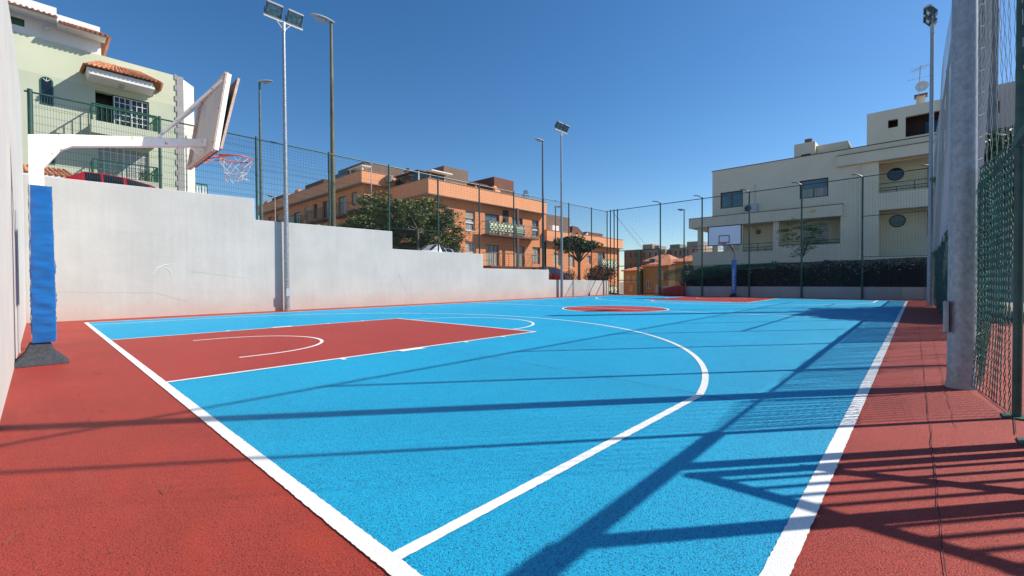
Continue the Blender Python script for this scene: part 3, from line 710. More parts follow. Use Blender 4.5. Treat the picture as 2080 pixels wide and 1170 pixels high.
street_lamp(-2.0, 20.75, 9.72, 'dark slim street lamp rising beside the far left floodlight pole', BPOST, .09, (-.3, -1), .8)
street_lamp(-8.0, 30.0, 7.45, 'short street lamp in front of the small far street tree', BPOST, .08, (.4, .5), .9)
street_lamp(-12.6, 15.0, 9.15, 'street lamp poking out of the big tree crown', LGREY, .06, (-.3, -1), .75)
street_lamp(-28.4, 14.2, 8.9, 'thin street lamp before the left end of the orange block', LGREY, .06, (-.3, -1), 1.0)
street_lamp(.9, 36.0, 6.85, 'street lamp beyond the far green gate', BPOST, .075, (-.7, -.6), .8)

# ================================================================ near basket
t = thing('basketball_hoop', 'old rusty white basketball stand with a blue padded post near the left corner', 'basketball hoop', (7.35, -.84, 0), 'basketball hoops')
m = MB(); m.box(7.29, 7.41, -.90, -.77, .05, 2.78); bev(m.build('post', WPAINT, t), .008)
m = MB()
m.poly([(7.295, -.90, 2.78), (7.295, -.58, 2.86), (7.295, .93, 3.15), (7.295, .93, 3.04), (7.295, -.52, 2.72), (7.295, -.62, 2.65), (7.295, -.77, 2.40), (7.295, -.90, 2.40)], (.11, 0, 0))
bev(m.build('arm', WPAINT, t), .008)
# front board leans, top forward
def BD(x, a, k, c=0.0):     # a: 0 bottom..1 top ; k offset towards court
    return (x, .87+.17*a+k, 2.84+1.10*a)
m = MB()
for p, q in (((7.30, .36, 3.07), BD(8.02, .97, -.02)), ((7.40, .36, 3.07), BD(6.66, .97, -.02))): m.tube([p, q], .02, 8)
m.box(7.28, 7.42, .90, .93, 2.80, 3.16); m.poly([(7.33, .62, 3.06), (7.33, .90, 3.07), (7.33, .90, 2.86)], (.03, 0, 0))
m.build('brace', WPAINT, t, True)
xl, xr = 6.58, 8.08
m = MB(); nrm = (0, .025, -.004)
m.poly([BD(xl, 0, 0), BD(xr, 0, 0), BD(xr, 1, 0), BD(xl, 1, 0)], nrm); bb = m.build('backboard', BOARDW, t)
m = MB()
for p, q in ((BD(xl, .0, -.02), BD(xr, .0, -.02)), (BD(xl, 1, -.02), BD(xr, 1, -.02)), (BD(xl, 0, -.02), BD(xl, 1, -.02)), (BD(xr-.015, 0, -.012), BD(xr-.015, 1, -.012))): m.bar(p, q, .05, .045, (1, .01, 0) if p[0] == q[0] else (0, 0, 1))
m.build('edge_frame', RUST, bb)
m = MB(); m.bar(BD(xr+.006, -.005, .008), BD(xr+.006, 1.005, .008), .055, .012, (1, 0, 0)); m.build('edge_strip', WPAINT, bb)
m = MB(); m.poly([BD(xl+.04, .02, .045), BD(xr+.0, .02, .045), BD(xr+.0, .985, .115), BD(xl+.04, .985, .115)], (0, .022, -.004)); m.build('face_panel', BOARDB, bb)
m = MB(); m.bar(BD(xr, .02, .06), BD(xr, .985, .13), .03, .02, (1, 0, 0)); m.build('face_frame', RUST, bb)
m = MB()
for x, a in ((xr-.05, .94), (xr-.05, .1), (xr-.05, .55), (xl+.1, .1)): m.tube([BD(x, a, -.05), BD(x, a, -.02)], .012, 6)
m.build('bolt', RUST, bb)
def rim(root, c, dirY, net=True, cord=.0035):
    hx, hy, hz_ = c; m = MB(); n = 36
    m.tube([(hx+.225*math.cos(2*math.pi*k/n), hy+.225*math.sin(2*math.pi*k/n), hz_) for k in range(n+1)], .011, 7, False)
    for sx in (-1, 1):
        m.tube([(hx+sx*.07, hy-dirY*.40, hz_-.09), (hx+sx*.20, hy-dirY*.11, hz_-.005)], .008, 6)
        m.tube([(hx+sx*.07, hy-dirY*.40, hz_+.0), (hx+sx*.14, hy-dirY*.18, hz_)], .009, 6)
    m.box(hx-.09, hx+.09, hy-dirY*.415, hy-dirY*.395, hz_-.12, hz_+.03)
    r = m.build('rim', RIM, root, True)
    if net:
        V = []; F = []; N = 12; prof_ = [(.225, 0), (.205, -.07), (.17, -.14), (.145, -.20), (.13, -.25), (.135, -.29), (.12, -.325)]; rr = random.Random(9)
        jit = [[(rr.uniform(-.016, .016)*(1+i*.35), rr.uniform(-.016, .016)*(1+i*.35), rr.uniform(-.02, .02)*i*.4) for k in range(N)] for i in range(len(prof_))]
        def pt(i, k):
            rad, z = prof_[i]; a = 2*math.pi*(k+(i % 2)*.5)/N; j = jit[i][k % N] if i else (0, 0, 0); return (hx+rad*math.cos(a)+j[0], hy+rad*math.sin(a)+j[1], hz_+z-.01+j[2])
        for i in range(len(prof_)-1):
            for k in range(N):
                o = 0 if i % 2 == 0 else 1
                prism(V, F, pt(i, k), pt(i+1, k), cord); prism(V, F, pt(i, k), pt(i+1, k-1 if i % 2 == 0 else k+1), cord)
        for k in range(5): a = rr.randrange(N); p = pt(5, a); prism(V, F, p, (p[0]+rr.uniform(-.06, .06), p[1]+rr.uniform(-.06, .06), p[2]-.08), cord)
        MB().add(V, F).build('net', NETW, r)
rim(t, (7.40, 1.31, 2.93), 1)
# padded post: creased vinyl sleeve
m = MB(); nz_ = 60; rp_ = random.Random(11); ring = [(-1, -1), (0, -1.03), (1, -1), (1.03, 0), (1, 1), (0, 1.03), (-1, 1), (-1.03, 0)]
ring = [(math.copysign(min(abs(a), 1), a), math.copysign(min(abs(b), 1), b)) for a, b in ring]
full = []
for i in range(8):
    a = ring[i]; b = ring[(i+1) % 8]; full += [a, ((a[0]*3+b[0])/4, (a[1]*3+b[1])/4), ((a[0]+b[0])/2, (a[1]+b[1])/2), ((a[0]+3*b[0])/4, (a[1]+3*b[1])/4)]
NR = len(full); vs = []
for j in range(nz_+1):
    z = .265+(2.17-.265)*j/nz_; kz = z
    for k, (a, b) in enumerate(full):
        mid = 1-max(abs(a), abs(b))*0; ed = min(1, 1.6*(1-min(abs(a), abs(b))))
        cr = (math.sin(z*31+a*3.0+b*2.1)*.35+math.sin(z*57-a*4+b*1.3+1.2)*.3+math.sin(z*17+a*1.1)*.35)
        amp = .0085*(1.9 if .45 < z < 1.25 else .75)*ed; hx_ = .107+cr*amp+.006*math.sin(z*2.1); 
        rnd = 1-.05*(min(abs(a), abs(b))**6)
        vs.append((7.35+.01*math.sin(z*1.3)+a*hx_*rnd, -.797+b*(hx_-.008)*rnd, z))
fs = [(j*NR+k, j*NR+(k+1) % NR, (j+1)*NR+(k+1) % NR, (j+1)*NR+k) for j in range(nz_) for k in range(NR)]
m.add(vs, fs); m.add([(7.35+a*.104, -.797+b*.095, 2.172) for a, b in full], [tuple(range(NR))]); m.add([(7.35+a*.104, -.797+b*.095, .264) for a, b in full], [tuple(range(NR))[::-1]])
m.build('post_pad', PADB, t, True)
m = MB(); 
for j in range(11): z = .35+j*.17; m.tube([(7.25, -.899, z), (7.245+.004*(j % 2), -.903, z+.08), (7.25, -.899, z+.16)], .007, 5)
m.build('pad_seam', PADB, t, True)
m = MB(); m.add([(7.35+a*.25, -.835+b*.25, .004) for a, b in ((-1,-1),(1,-1),(1,1),(-1,1))]+[(7.35+a*.085, -.835+b*.085, .27) for a, b in ((-1,-1),(1,-1),(1,1),(-1,1))]+[(7.35+a*.13, -.835+b*.13, .15) for a, b in ((-1,-1),(1,-1),(1,1),(-1,1))],
    [(0,1,9,8),(1,2,10,9),(2,3,11,10),(3,0,8,11),(8,9,5,4),(9,10,6,5),(10,11,7,6),(11,8,4,7),(4,5,6,7)])
bev(m.build('base_skirt', PADD, t), .02, 3)

# ================================================================ far basket
t = thing('basketball_hoop', 'white framed basketball board on a curved steel pole at the far end', 'basketball hoop', (7.46, 26.62, 0), 'basketball hoops')
m = MB(); x = 7.46
m.tube([(x, 26.62, 0), (x, 26.62, 2.45), (x, 26.56, 2.62), (x, 26.40, 2.78), (x, 26.1, 2.90), (x, 25.6, 3.03), (x, 24.95, 3.18)], .068, 14)
m.build('pole', GALV, t, True)
m = MB(); m.box(x-.11, x+.11, 26.52, 26.74, .2, 2.17); bev(m.build('post_pad', PADB, t), .025)
m = MB()
for j in range(11): z = .45+j*.11; m.box(x-.045, x+.035+.01*(j % 3), 26.512, 26.52, z, z+.07)
m.build('pad_print', mat('pale_blue_print', (.25, .4, .7), .5), t)
m = MB(); m.add([(x+a*.24, 26.62+b*.24, .004) for a, b in ((-1,-1),(1,-1),(1,1),(-1,1))]+[(x+a*.11, 26.62+b*.11, .2) for a, b in ((-1,-1),(1,-1),(1,1),(-1,1))], [(0,1,5,4),(1,2,6,5),(2,3,7,6),(3,0,4,7),(4,5,6,7)]); m.build('base_skirt', BLACK, t)
yb = 24.86
m = MB(); m.box(x-.85, x+.85, yb, yb+.03, 2.92, 3.97); bb = m.build('backboard', mat('board_white', (.74, .76, .82), .35), t)
m = MB()
def frm(x0, x1, z0, z1, wd, mb, y0, y1):
    mb.box(x0, x1, y0, y1, z0, z0+wd); mb.box(x0, x1, y0, y1, z1-wd, z1); mb.box(x0, x0+wd, y0, y1, z0+wd, z1-wd); mb.box(x1-wd, x1, y0, y1, z0+wd, z1-wd)
frm(x-.875, x+.875, 2.895, 3.995, .045, m, yb-.012, yb+.05); m.build('board_border', BLACK, bb)
m = MB(); frm(x-.29, x+.27, 3.04, 3.46, .04, m, yb-.006, yb-.001); m.build('target_square', BLACK, bb)
m = MB(); m.bar((x-.6, yb+.05, 3.85), (x, 25.7, 3.05), .03, .03); m.bar((x+.6, yb+.05, 3.85), (x, 25.7, 3.05), .03, .03); m.build('brace', GALV, t)
rim(t, (x, yb-.40, 2.98), -1, True, .004)

# ================================================================ buildings
def railing(root, ax, f, u0, u1, z0, z1, m_, nb=0, hb=0, r=.016, name='railing', post_every=1.0):
    m = MB(); P = (lambda u, z: (f, u, z)) if ax == 'x' else (lambda u, z: (u, f, z))
    m.tube([P(u0, z1), P(u1, z1)], r*1.5, 6)
    for k in range(hb): z = z0+(z1-z0)*(k+.5)/hb; m.tube([P(u0, z), P(u1, z)], r*.7, 5)
    for k in range(nb+1): u = u0+(u1-u0)*k/max(nb, 1); m.tube([P(u, z0), P(u, z1)], r*.8, 5)
    n = max(1, int((u1-u0)/post_every))
    for k in range(n+1): u = u0+(u1-u0)*k/n; m.tube([P(u, z0), P(u, z1)], r*1.2, 5)
    return m.build(name, m_, root)
def tiles(mb, A, B, Ct, D, n, r=.055):
    """barrel tiles running from eave A-B up to ridge D-Ct (A below D)"""
    A, B, Ct, D = map(Vector, (A, B, Ct, D)); nn = (B-A).cross(D-A).normalized()
    if nn.z < 0: nn = -nn
    mb.add([A, B, Ct, D, A-nn*.04, B-nn*.04, Ct-nn*.04, D-nn*.04], [(0,1,2,3),(7,6,5,4),(0,4,5,1),(1,5,6,2),(2,6,7,3),(3,7,4,0)])
    for i in range(n):
        a = A.lerp(B, (i+.5)/n); d = D.lerp(Ct, (i+.5)/n); rr = (B-A).length/n*.33; L_ = (d-a).length; k = max(1, int(L_/.36))
        for j in range(k):
            p = a.lerp(d, j/k)+nn*(.004*(j % 2)); q = a.lerp(d, (j+1)/k+.02)
            mb.tube([p-(d-a).normalized()*.03, q], [rr, rr*.8], 7)
def arch_window(root, y0, y1, z0, z1, f):
    ym = (y0+y1)/2; rr = (y1-y0)/2; m = MB(); n = 12
    out = [(f+.02, y0-.02, z0-.02), (f+.02, y1+.02, z0-.02)]+[(f+.02, ym+(rr+.02)*math.cos(math.pi*k/n), z1-rr+(rr+.02)*math.sin(math.pi*k/n)) for k in range(n+1)]
    m.poly(out, (-.03, 0, 0)); fr = m.build('arched_window', GPAINT, root)
    inn = [(f+.026, y0+.025, z0+.03), (f+.026, y1-.025, z0+.03)]+[(f+.026, ym+(rr-.025)*math.cos(math.pi*k/n), z1-rr+(rr-.025)*math.sin(math.pi*k/n)) for k in range(n+1)]
    m = MB(); m.poly(inn, (-.004, 0, 0)); m.build('pane', GLASSD, fr)
    m = MB()
    for a in (.25, .5, .75): m.bar((f+.03, ym, z1-rr), (f+.03, ym+(rr-.03)*math.cos(math.pi*a), z1-rr+(rr-.03)*math.sin(math.pi*a)), .02, .012, (1, 0, 0))
    m.build('glazing_bars', WFRAME, fr)

# ---- green house
t = thing('green_house', 'pale green house with tiled canopy and green balconies above the left wall', 'house', (-10, 0, 3))
holes = [(.92, 2.67, 7.5, 9.07), (.95, 2.64, 5.35, 6.84)]
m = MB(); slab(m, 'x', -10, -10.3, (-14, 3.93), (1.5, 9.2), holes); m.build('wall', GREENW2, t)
m = MB(); m.box(-10.3, -10, -14, 3.93, 9.2, 10.58); m.build('upper_wall', GREENW, t)
m = MB(); m.poly([(-10, 3.931, 1.5), (-10.62, 4.46, 1.5), (-18, 4.46, 1.5), (-18, 3.931, 1.5)], (0, 0, 9.0)); m.box(-18, -10.3, -14, 3.93, 9.3, 10.5); m.box(-18, -10.31, -14, -13.7, 1.5, 9.3); m.box(-18, -17.7, -13.6, 3.9, 1.5, 9.2); m.build('side_wall', mat('sun_paled_green_render', (.76, .765, .63), .9, nz=(.7, .05)), t)  # chamfer turns more to the sun; that brightness is painted in as paler render
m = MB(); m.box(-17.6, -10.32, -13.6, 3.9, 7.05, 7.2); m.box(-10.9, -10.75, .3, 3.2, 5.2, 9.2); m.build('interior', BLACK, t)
m = MB(); z = 5.0; k = 0; m.box(-9.998, -9.96, 3.68, 3.93, 4.8, 10.58)
while z < 10.5: m.box(-9.998, -9.964, 3.60, 3.679, z, z+.24); z += .49
m.build('quoins', QUOIN, t)
arch_window(t, -.64, -.31, 8.06, 9.12, -10); arch_window(t, -.60, -.30, 5.75, 6.78, -10)
window(t, 'x', -10, 1, 1.47, 2.67, 7.5, 9.07, GPAINT, GLASSD, (1, 1), .12, .04)
window(t, 'x', -10, 1, 1.50, 2.05, 7.53, 9.03, WFRAME, GLASSD, (3, 6), .07, .03, .025, 'window_grille')
window(t, 'x', -10, 1, 2.07, 2.63, 7.53, 9.03, WFRAME, GLASSD, (3, 6), .07, .03, .025, 'window_grille')
window(t, 'x', -10, 1, .95, 1.79, 5.35, 6.84, WFRAME, CURT, (4, 6), .08, .03, .025, 'window_grille')
window(t, 'x', -10, 1, 1.80, 2.64, 5.35, 6.84, WFRAME, CURT, (4, 6), .08, .03, .025, 'window_grille')
for zb, zr in ((7.05, 8.22), (4.85, 6.0)):
    m = MB(); m.box(-10, -9.02, .72, 2.82, zb, zb+.12); m.box(-9.12, -9.02, .72, 2.82, zb+.12, zb+.50); m.box(-10, -9.12, .72, .80, zb+.12, zb+.50); m.box(-10, -9.12, 2.74, 2.82, zb+.12, zb+.5)
    b = m.build('balcony', GREENW2, t)
    railing(b, 'x', -9.06, .74, 2.80, zb+.5, zr, GPAINT, 14, 1, .02)
    m = MB(); m.tube([(-9.07, .76, zr), (-10, .76, zr)], .028, 6); m.tube([(-9.07, 2.78, zr), (-10, 2.78, zr)], .028, 6)
    for k in range(5):
        for yy in (.76, 2.78): m.tube([(-9.15-.2*k, yy, zb+.5), (-9.15-.2*k, yy, zr)], .017, 5)
    m.build('side_railing', GPAINT, b)
m = MB(); m.poly([(-10, .62, 9.62), (-9.0, .62, 9.62), (-9.0, .70, 9.36), (-10, .70, 9.36)], (0, 2.05, 0)); m.build('canopy_soffit', WHITE, t)
m = MB(); tiles(m, (-8.86, .56, 9.66), (-8.86, 2.95, 9.70), (-10, 2.37, 10.30), (-10, 1.1, 10.30), 17)
tiles(m, (-10, .5, 9.66), (-8.88, .56, 9.66), (-10, 1.1, 10.3), (-10.0, 1.09, 10.3), 7); tiles(m, (-8.88, 2.97, 9.68), (-10, 3.05, 9.68), (-10, 2.37, 10.3), (-10, 2.38, 10.3), 7)
m.build('canopy_tiles', TILE, t, True)
m = MB(); m.box(-9.7, -9.4, 1.62, 1.78, 9.28, 9.355); m.build('canopy_lamp', LGREY, t)
m = MB(); m.tube([(-9.95, -.45, 11.05), (-9.85, -.45, 11.0)], [.1, .08], 10); m.build('wall_lamp', LGREY, t)
m = MB(); slab(m, 'x', -10.2, -10.5, (-12, 1.14), (10.66, 11.35), [(-1.6, -1.03, 10.93, 11.22)]); m.box(-16, -10.5, .9, 1.14, 10.66, 11.3); m.box(-16, -10.5, -12, .9, 11.2, 11.35); m.box(-10.45, -9.95, -12, -.16, 11.62, 11.95); m.box(-10.45, -9.95, -.16, 1.1, 11.46, 11.72); m.build('top_storey', WHITE, t)
window(t, 'x', -10.2, 1, -1.6, -1.03, 10.93, 11.22, BFRAME, GPAINT, (1, 1), .06, .03)
m = MB(); m.poly([(-10.2, -12, 11.36), (-9.45, -12, 11.30), (-9.45, -12, 11.36), (-10.0, -12, 11.62), (-10.2, -12, 11.62)], (0, 11.84, 0)); m.poly([(-10.2, -.16, 11.2), (-9.45, -.16, 11.14), (-9.45, -.16, 11.20), (-10.0, -.16, 11.46), (-10.2, -.16, 11.46)], (0, 1.42, 0)); m.build('eaves', WHITE, t)
m = MB(); tiles(m, (-9.38, -4, 11.38), (-9.38, -.14, 11.38), (-9.95, -.14, 11.62), (-9.95, -4, 11.62), 26); tiles(m, (-9.38, -.12, 11.20), (-9.38, 1.34, 11.22), (-9.95, 1.0, 11.48), (-9.95, -.12, 11.48), 10); tiles(m, (-9.4, 1.34, 11.21), (-15, 1.34, 11.21), (-15, 1.0, 11.48), (-9.95, 1.0, 11.48), 30)
m.build('roof_tiles', TILEB, t, True)
m = MB(); tiles(m, (-9.0, -1.6, 5.15), (-9.0, .3, 5.15), (-9.6, .0, 5.5), (-9.6, -1.6, 5.5), 12, ); m.build('porch_tiles', TILE, t, True)
m = MB(); m.box(-10, -9.0, -1.6, .25, 4.95, 5.12); m.build('porch_slab', WHITE, t)
m = MB(); m.box(-11.6, -10.7, 4.47, 5.0, 5.0, 5.42); 
for k in range(4): m.tube([(-10.72, 4.55+.12*k, 5.42), (-10.72, 4.55+.12*k, 5.75)], .035, 8)
m.build('side_balustrade', WHITE, t); 
railing(t, 'x', -10.72, 4.48, 4.96, 5.42, 5.86, GPAINT, 2, 0, .022, 'side_railing')
m = MB(); tiles(m, (-10.63, 4.47, 9.55), (-10.63, 4.8, 9.5), (-11.2, 4.7, 9.95), (-11.2, 4.47, 9.95), 3); m.build('side_roof_tiles', TILE, t, True)
# potted shrub on the lower balcony
q = thing('potted_shrub', 'leafy shrub at the right end of the lower green balcony', 'plant', (-9.4, 2.5, 4.97))
m = MB(); m.tube([(-9.4, 2.5, 4.97), (-9.4, 2.5, 5.25)], [.12, .16], 10); m.build('pot', TILE, q)
leaves(MB(), [(-9.35, 2.45, 5.55, .2, .28, .3, 260)], .1, 5).build('foliage', LEAF3, q)

# ---- orange blocks
K = 1.01708
def fy(y): return -.85+(y+.85)*K
def fz(z): return .98+(z-.98)*K
def opn(y0, y1, z0, z1): return (fy(y0), fy(y1), fz(z0), fz(z1))
t = thing('apartment_block', 'bright orange apartment block with chequered balcony screens, middle of the left row', 'apartment block', (-14.5, 28, 0), 'orange apartment blocks')
XW = -14.5
ops = [opn(22.46, 23.55, 5.53, 7.2), opn(24.85, 26.0, 5.53, 7.28), opn(27.23, 29.13, 5.38, 7.28), opn(30.9, 32.48, 5.38, 7.3), opn(33.95, 35.05, 5.63, 7.33),
       opn(22.7, 23.75, 2.9, 4.55), opn(24.87, 26.1, 2.6, 4.57), opn(27.3, 29.1, 2.42, 4.42), opn(31.3, 32.77, 2.42, 4.5), opn(34.0, 35.28, 2.8, 4.55)]
m = MB(); slab(m, 'x', XW, XW-.3, (21.1, fy(36.3)), (-3, 8.25), ops); m.box(-26, XW-.3, 21.1, 21.4, -3, 8.25); m.box(-26, XW-.3, fy(36.3)-.3, fy(36.3), -3, 8.25); m.build('wall', ORNG, t)
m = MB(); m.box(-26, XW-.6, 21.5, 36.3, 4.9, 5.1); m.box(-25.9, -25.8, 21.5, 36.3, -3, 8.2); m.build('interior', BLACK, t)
m = MB(); m.box(-26, -14, 20.88, 36.4, 8.25, 9.42); m.build('parapet', ORNG2, t)
m = MB(); m.box(-26, -13.9, 20.78, 36.45, 8.16, 8.245); m.box(-26, -13.96, 20.84, 36.43, 9.425, 9.48); m.build('coping', mat('buff_coping', (.42, .28, .2), .8), t)
W2 = [(0, WFRAME, GLASSD, (2, 1), 0, 0), (1, WFRAME, CURT, (2, 2), 0, .38), (2, BFRAME, GLASSB, (2, 1), 0, 0), (3, BFRAME, GLASSB, (2, 1), 0, 0), (4, BFRAME, GLASSB, (2, 1), 0, 0), (5, WFRAME, SHUT, (2, 1), 0, 0), (6, WFRAME, SHUT, (3, 4), 0, 0), (7, BFRAME, CURT, (3, 1), 0, 0), (8, BFRAME, CURT, (2, 1), 0, 0), (9, BFRAME, CURT, (2, 1), 0, 0)]
for i, a, b, d, _, sh in W2:
    o = ops[i]; fr = window(t, 'x', XW, 1, *o, a, b, d, .16, .05, .04, 'window' if i not in (2, 3, 7, 8) else 'balcony_door', WHITE if i in (0, 1, 4) else None, sh)
    if i in (0, 1, 4): mm = MB(); mm.box(XW-.155, XW-.10, o[0]+.05, o[1]-.05, o[2]+.66, o[2]+.80); mm.build('transom', WFRAME, fr)
CHK = bpy.data.materials.new('checked_screen_fabric'); CHK.use_nodes = True
_t = CHK.node_tree; _c = _t.nodes.new('ShaderNodeTexChecker'); _c.inputs['Scale'].default_value = 4.4; _c.inputs[1].default_value = (.74, .76, .58, 1); _c.inputs[2].default_value = (.13, .19, .08, 1)
_o = _t.nodes.new('ShaderNodeTexCoord'); _m = _t.nodes.new('ShaderNodeMapping'); _m.inputs['Scale'].default_value = (0, 1, 1); _m.inputs['Location'].default_value = (.05, 0, 0)
_t.links.new(_o.outputs['Object'], _m.inputs[0]); _t.links.new(_m.outputs[0], _c.inputs['Vector']); _t.links.new(_c.outputs[0], _t.nodes['Principled BSDF'].inputs['Base Color']); _t.nodes['Principled BSDF'].inputs['Roughness'].default_value = .9
MESHG = mat('pale_green_screen', (.30, .38, .30), .9)
def balcony(root, y0, y1, zs, zr, scr):
    xf = XW+.95; m = MB(); m.box(XW, xf, y0, y1, zs-.14, zs); b = m.build('balcony', BMETAL, root)
    m = MB()
    for u in (y0, y1): m.tube([(XW, u, zr), (xf, u, zr)], .025, 6); m.tube([(XW, u, zs+.5), (xf+.1, u, zs+.5)], .015, 5)
    ny = int((y1-y0)/1.15)
    for k in range(ny+1):
        y = y0+(y1-y0)*k/ny; m.tube([(xf-.02, y, zs-.1), (xf+.10, y, zs+.28), (xf+.10, y, zs+.7), (xf, y, zr)], .022, 5)
    for k in range(6): z = zs+.12+k*(zr-zs-.15)/5.5; xx = xf+(.10 if .2 < z-zs < .8 else .04); m.tube([(xx, y0, z), (xx, y1, z)], .013, 5)
    m.tube([(xf, y0, zr), (xf, y1, zr)], .03, 6); m.build('railing', BMETAL, b)
    for a, c, mt in scr:
        m = MB(); m.add([(xf-.02, a, zs+.06), (xf-.02, c, zs+.06), (xf+.08, c, zs+.3), (xf+.08, a, zs+.3), (xf+.08, a, zs+.72), (xf+.08, c, zs+.72), (xf-.02, a, zr-.03), (xf-.02, c, zr-.03)], [(0,1,2,3),(3,2,5,4),(4,5,7,6)]); m.build('screen', mt, b)
balcony(t, 27.3, 34.5, 5.40, 6.55, [(27.35, 30.6, CHK), (31.0, 32.3, MESHG)])
balcony(t, 27.5, 34.5, 2.46, 3.68, [])
m = MB(); m.box(XW+.80, XW+.98, 31.15, 31.4, -3, 8.15); m.build('column', BMETAL, t)
m = MB(); m.box(XW-.01, XW+.015, 30.1, 30.95, 5.4, 8.0); m.build('recess_shade_panel', mat('painted_recess_shade', (.03, .035, .04), .8), t)  # flat dark panel on the wall: shade of a recess painted in
m = MB(); m.box(-22.5, -17, 24.88, 27.85, 9.48, 11.75); m.build('roof_house', TAUPE, t)
m = MB(); m.box(-22.5, -17, 31.46, 34.45, 9.48, 11.86); m.build('roof_house', BROWN, t)
m = MB(); m.box(-16.95, -16.9, 25.6, 27.2, 9.5, 10.35); m.box(-16.9, -16.86, 31.9, 32.2, 9.5, 10.5); m.build('rooftop_panel', BEIGE, t)
m = MB(); m.box(-19.8, -16.0, 21.3, 24.3, 10.48, 10.56); m.build('terrace_roof', BROWN, t); m = MB(); m.box(-22, -16.6, 27.86, 30.2, 10.62, 10.7); m.build('terrace_roof', BROWN, t)
m = MB(); m.box(-16.6, -15.4, 22.3, 24.6, 10.57, 10.66); 
for y in (21.4, 22.6, 24.2): m.box(-16.15, -16.05, y, y+.07, 9.48, 10.47)
m.build('awning', WHITE, t)
m = MB(); m.box(-19.6, -16.16, 21.45, 24.25, 9.49, 10.46); m.build('terrace_glazing', GLASSD, t)
m = MB()
for y in (27.1, 28.5): m.poly([(-16.6, y, 9.48), (-16.6, y+1.3, 9.48), (-16.6, y, 10.4)], (-.15, 0, 0))
m.poly([(-16.4, 31.4, 9.48), (-16.4, 31.7, 9.48), (-16.4, 31.7, 10.2), (-16.4, 31.1, 10.75), (-16.4, 30.8, 10.7)], (-.3, 0, 0)); m.build('slanted_wing', ORNG2, t)
m = MB()
for y, h in ((34.2, .5), (34.9, .5)): m.box(-16.5, -16.3, y, y+.5, 9.48, 9.48+h)
m.build('roof_furniture', WHITE, t)
q = thing('roof_shrub', 'small shrub on the terrace of the middle orange block', 'plant', (-16, 35.3, 9.48)); m = MB(); m.box(-16.2, -15.8, 35.1, 35.5, 9.48, 9.8); m.build('planter', BEIGE, q); leaves(MB(), [(-16, 35.3, 10.3, .35, .35, .6, 260)], .14, 6).build('foliage', LEAF2, q)

t = thing('apartment_block', 'lowest orange apartment block, farthest down the left row', 'apartment block', (-14.5, 45, -3), 'orange apartment blocks')
ops = [opn(37.6, 38.86, 2.73, 4.12), opn(40.3, 41.6, 2.6, 4.0), opn(44.2, 45.07, 3.08, 4.08), opn(46.62, 48.32, 2.5, 4.58), opn(40.2, 41.4, -.3, 1.3), opn(44.4, 45.6, -.3, 1.3), opn(47.5, 48.9, -.3, 1.4)]
m = MB(); slab(m, 'x', XW, XW-.3, (36.55, 53.0), (-6, 5.4), ops); m.box(-26, XW-.3, 52.7, 53.0, -6, 5.4); m.build('wall', ORNG, t)
m = MB(); m.box(-26, -14, 36.42, 53.0, 5.4, 6.5); m.build('parapet', ORNG2, t)
m = MB(); m.box(-26, -13.9, 36.47, 53.1, 5.31, 5.395); m.box(-26, -13.96, 36.46, 53.04, 6.505, 6.55); m.build('coping', mat('buff_coping', 0, 0), t)
for i, o in enumerate(ops): window(t, 'x', XW, 1, *o, WFRAME if i != 3 else BFRAME, GLASSB if i in (3, 6) else SHUT, (2, 1), .14, .05, .04, 'window' if i != 3 else 'balcony_door')
balcony(t, 46.8, 50.9, 2.45, 3.72, [(46.9, 50.8, CHK)]); balcony(t, 46.8, 50.9, -.9, .35, [(46.9, 50.8, CHK)])
m = MB(); m.box(-23, -17, 37.2, 44.9, 6.55, 8.95); m.build('roof_house', TAUPE, t)
m = MB(); m.poly([(-17, 45.2, 6.55), (-17, 48.3, 6.55), (-17, 48.3, 7.1), (-17, 46.6, 8.0), (-17, 45.6, 8.0)], (-3, 0, 0)); m.box(-20, -17.05, 49, 52.9, 6.55, 7.55); m.build('roof_house', BROWN, t)
m = MB(); m.box(-15.6, -15.2, 39.0, 40.2, 6.55, 7.35); m.box(-16.9, -16.7, 48.3, 48.6, 6.55, 7.3); m.build('roof_chimney', WHITE, t)
m = MB(); m.box(-16.98, -16.9, 37.3, 38.6, 6.6, 8.0); m.build('roof_opening', BROWN, t)

t = thing('apartment_block', 'shaded orange apartment block rising behind the big street tree', 'apartment block', (-30, 18.8, 2), 'orange apartment blocks')
K1 = 1.026
def fx1(x): return 15.28+(x-15.28)*K1
def f1(x0, x1, z0, z1): return (fx1(x0), fx1(x1), .98+(z0-.98)*K1, .98+(z1-.98)*K1)
ops = [f1(-21.9, -20.84, 7.72, 8.95), f1(-24.4, -22.93, 7.2, 8.87), f1(-27.73, -26.63, 7.25, 8.91), f1(-29.8, -28.88, 7.4, 8.9), f1(-31.97, -30.99, 7.5, 8.87), f1(-34.8, -33.24, 7.2, 8.55), f1(-39.9, -38.4, 7.6, 8.9), f1(-42.5, -41.3, 7.6, 8.9)]
m = MB(); slab(m, 'y', 18.8, 19.1, (-46.5, -20.5), (-2, 9.65), ops); m.box(-20.8, -20.5, 19.1, 24, -2, 9.65); m.build('wall', ORNG, t)
m = MB(); m.box(-46.5, -20, 18.3, 24, 9.66, 10.65); m.build('parapet', ORNG2, t)
m = MB(); m.box(-46.5, -19.9, 18.2, 24, 9.57, 9.655); m.box(-46.5, -19.96, 18.26, 24, 10.655, 10.7); m.build('coping', mat('buff_coping', 0, 0), t)
for i, o in enumerate(ops): window(t, 'y', 18.8, -1, *o, BFRAME, [SHUT, CURT, GLASSD, GLASSD, SHUT, CURT, GLASSD, CURT][i], (2, 1), .14, .05, .05, 'window' if i not in (1, 2, 5) else 'balcony_door', None, .5 if i in (4, 6) else 0)
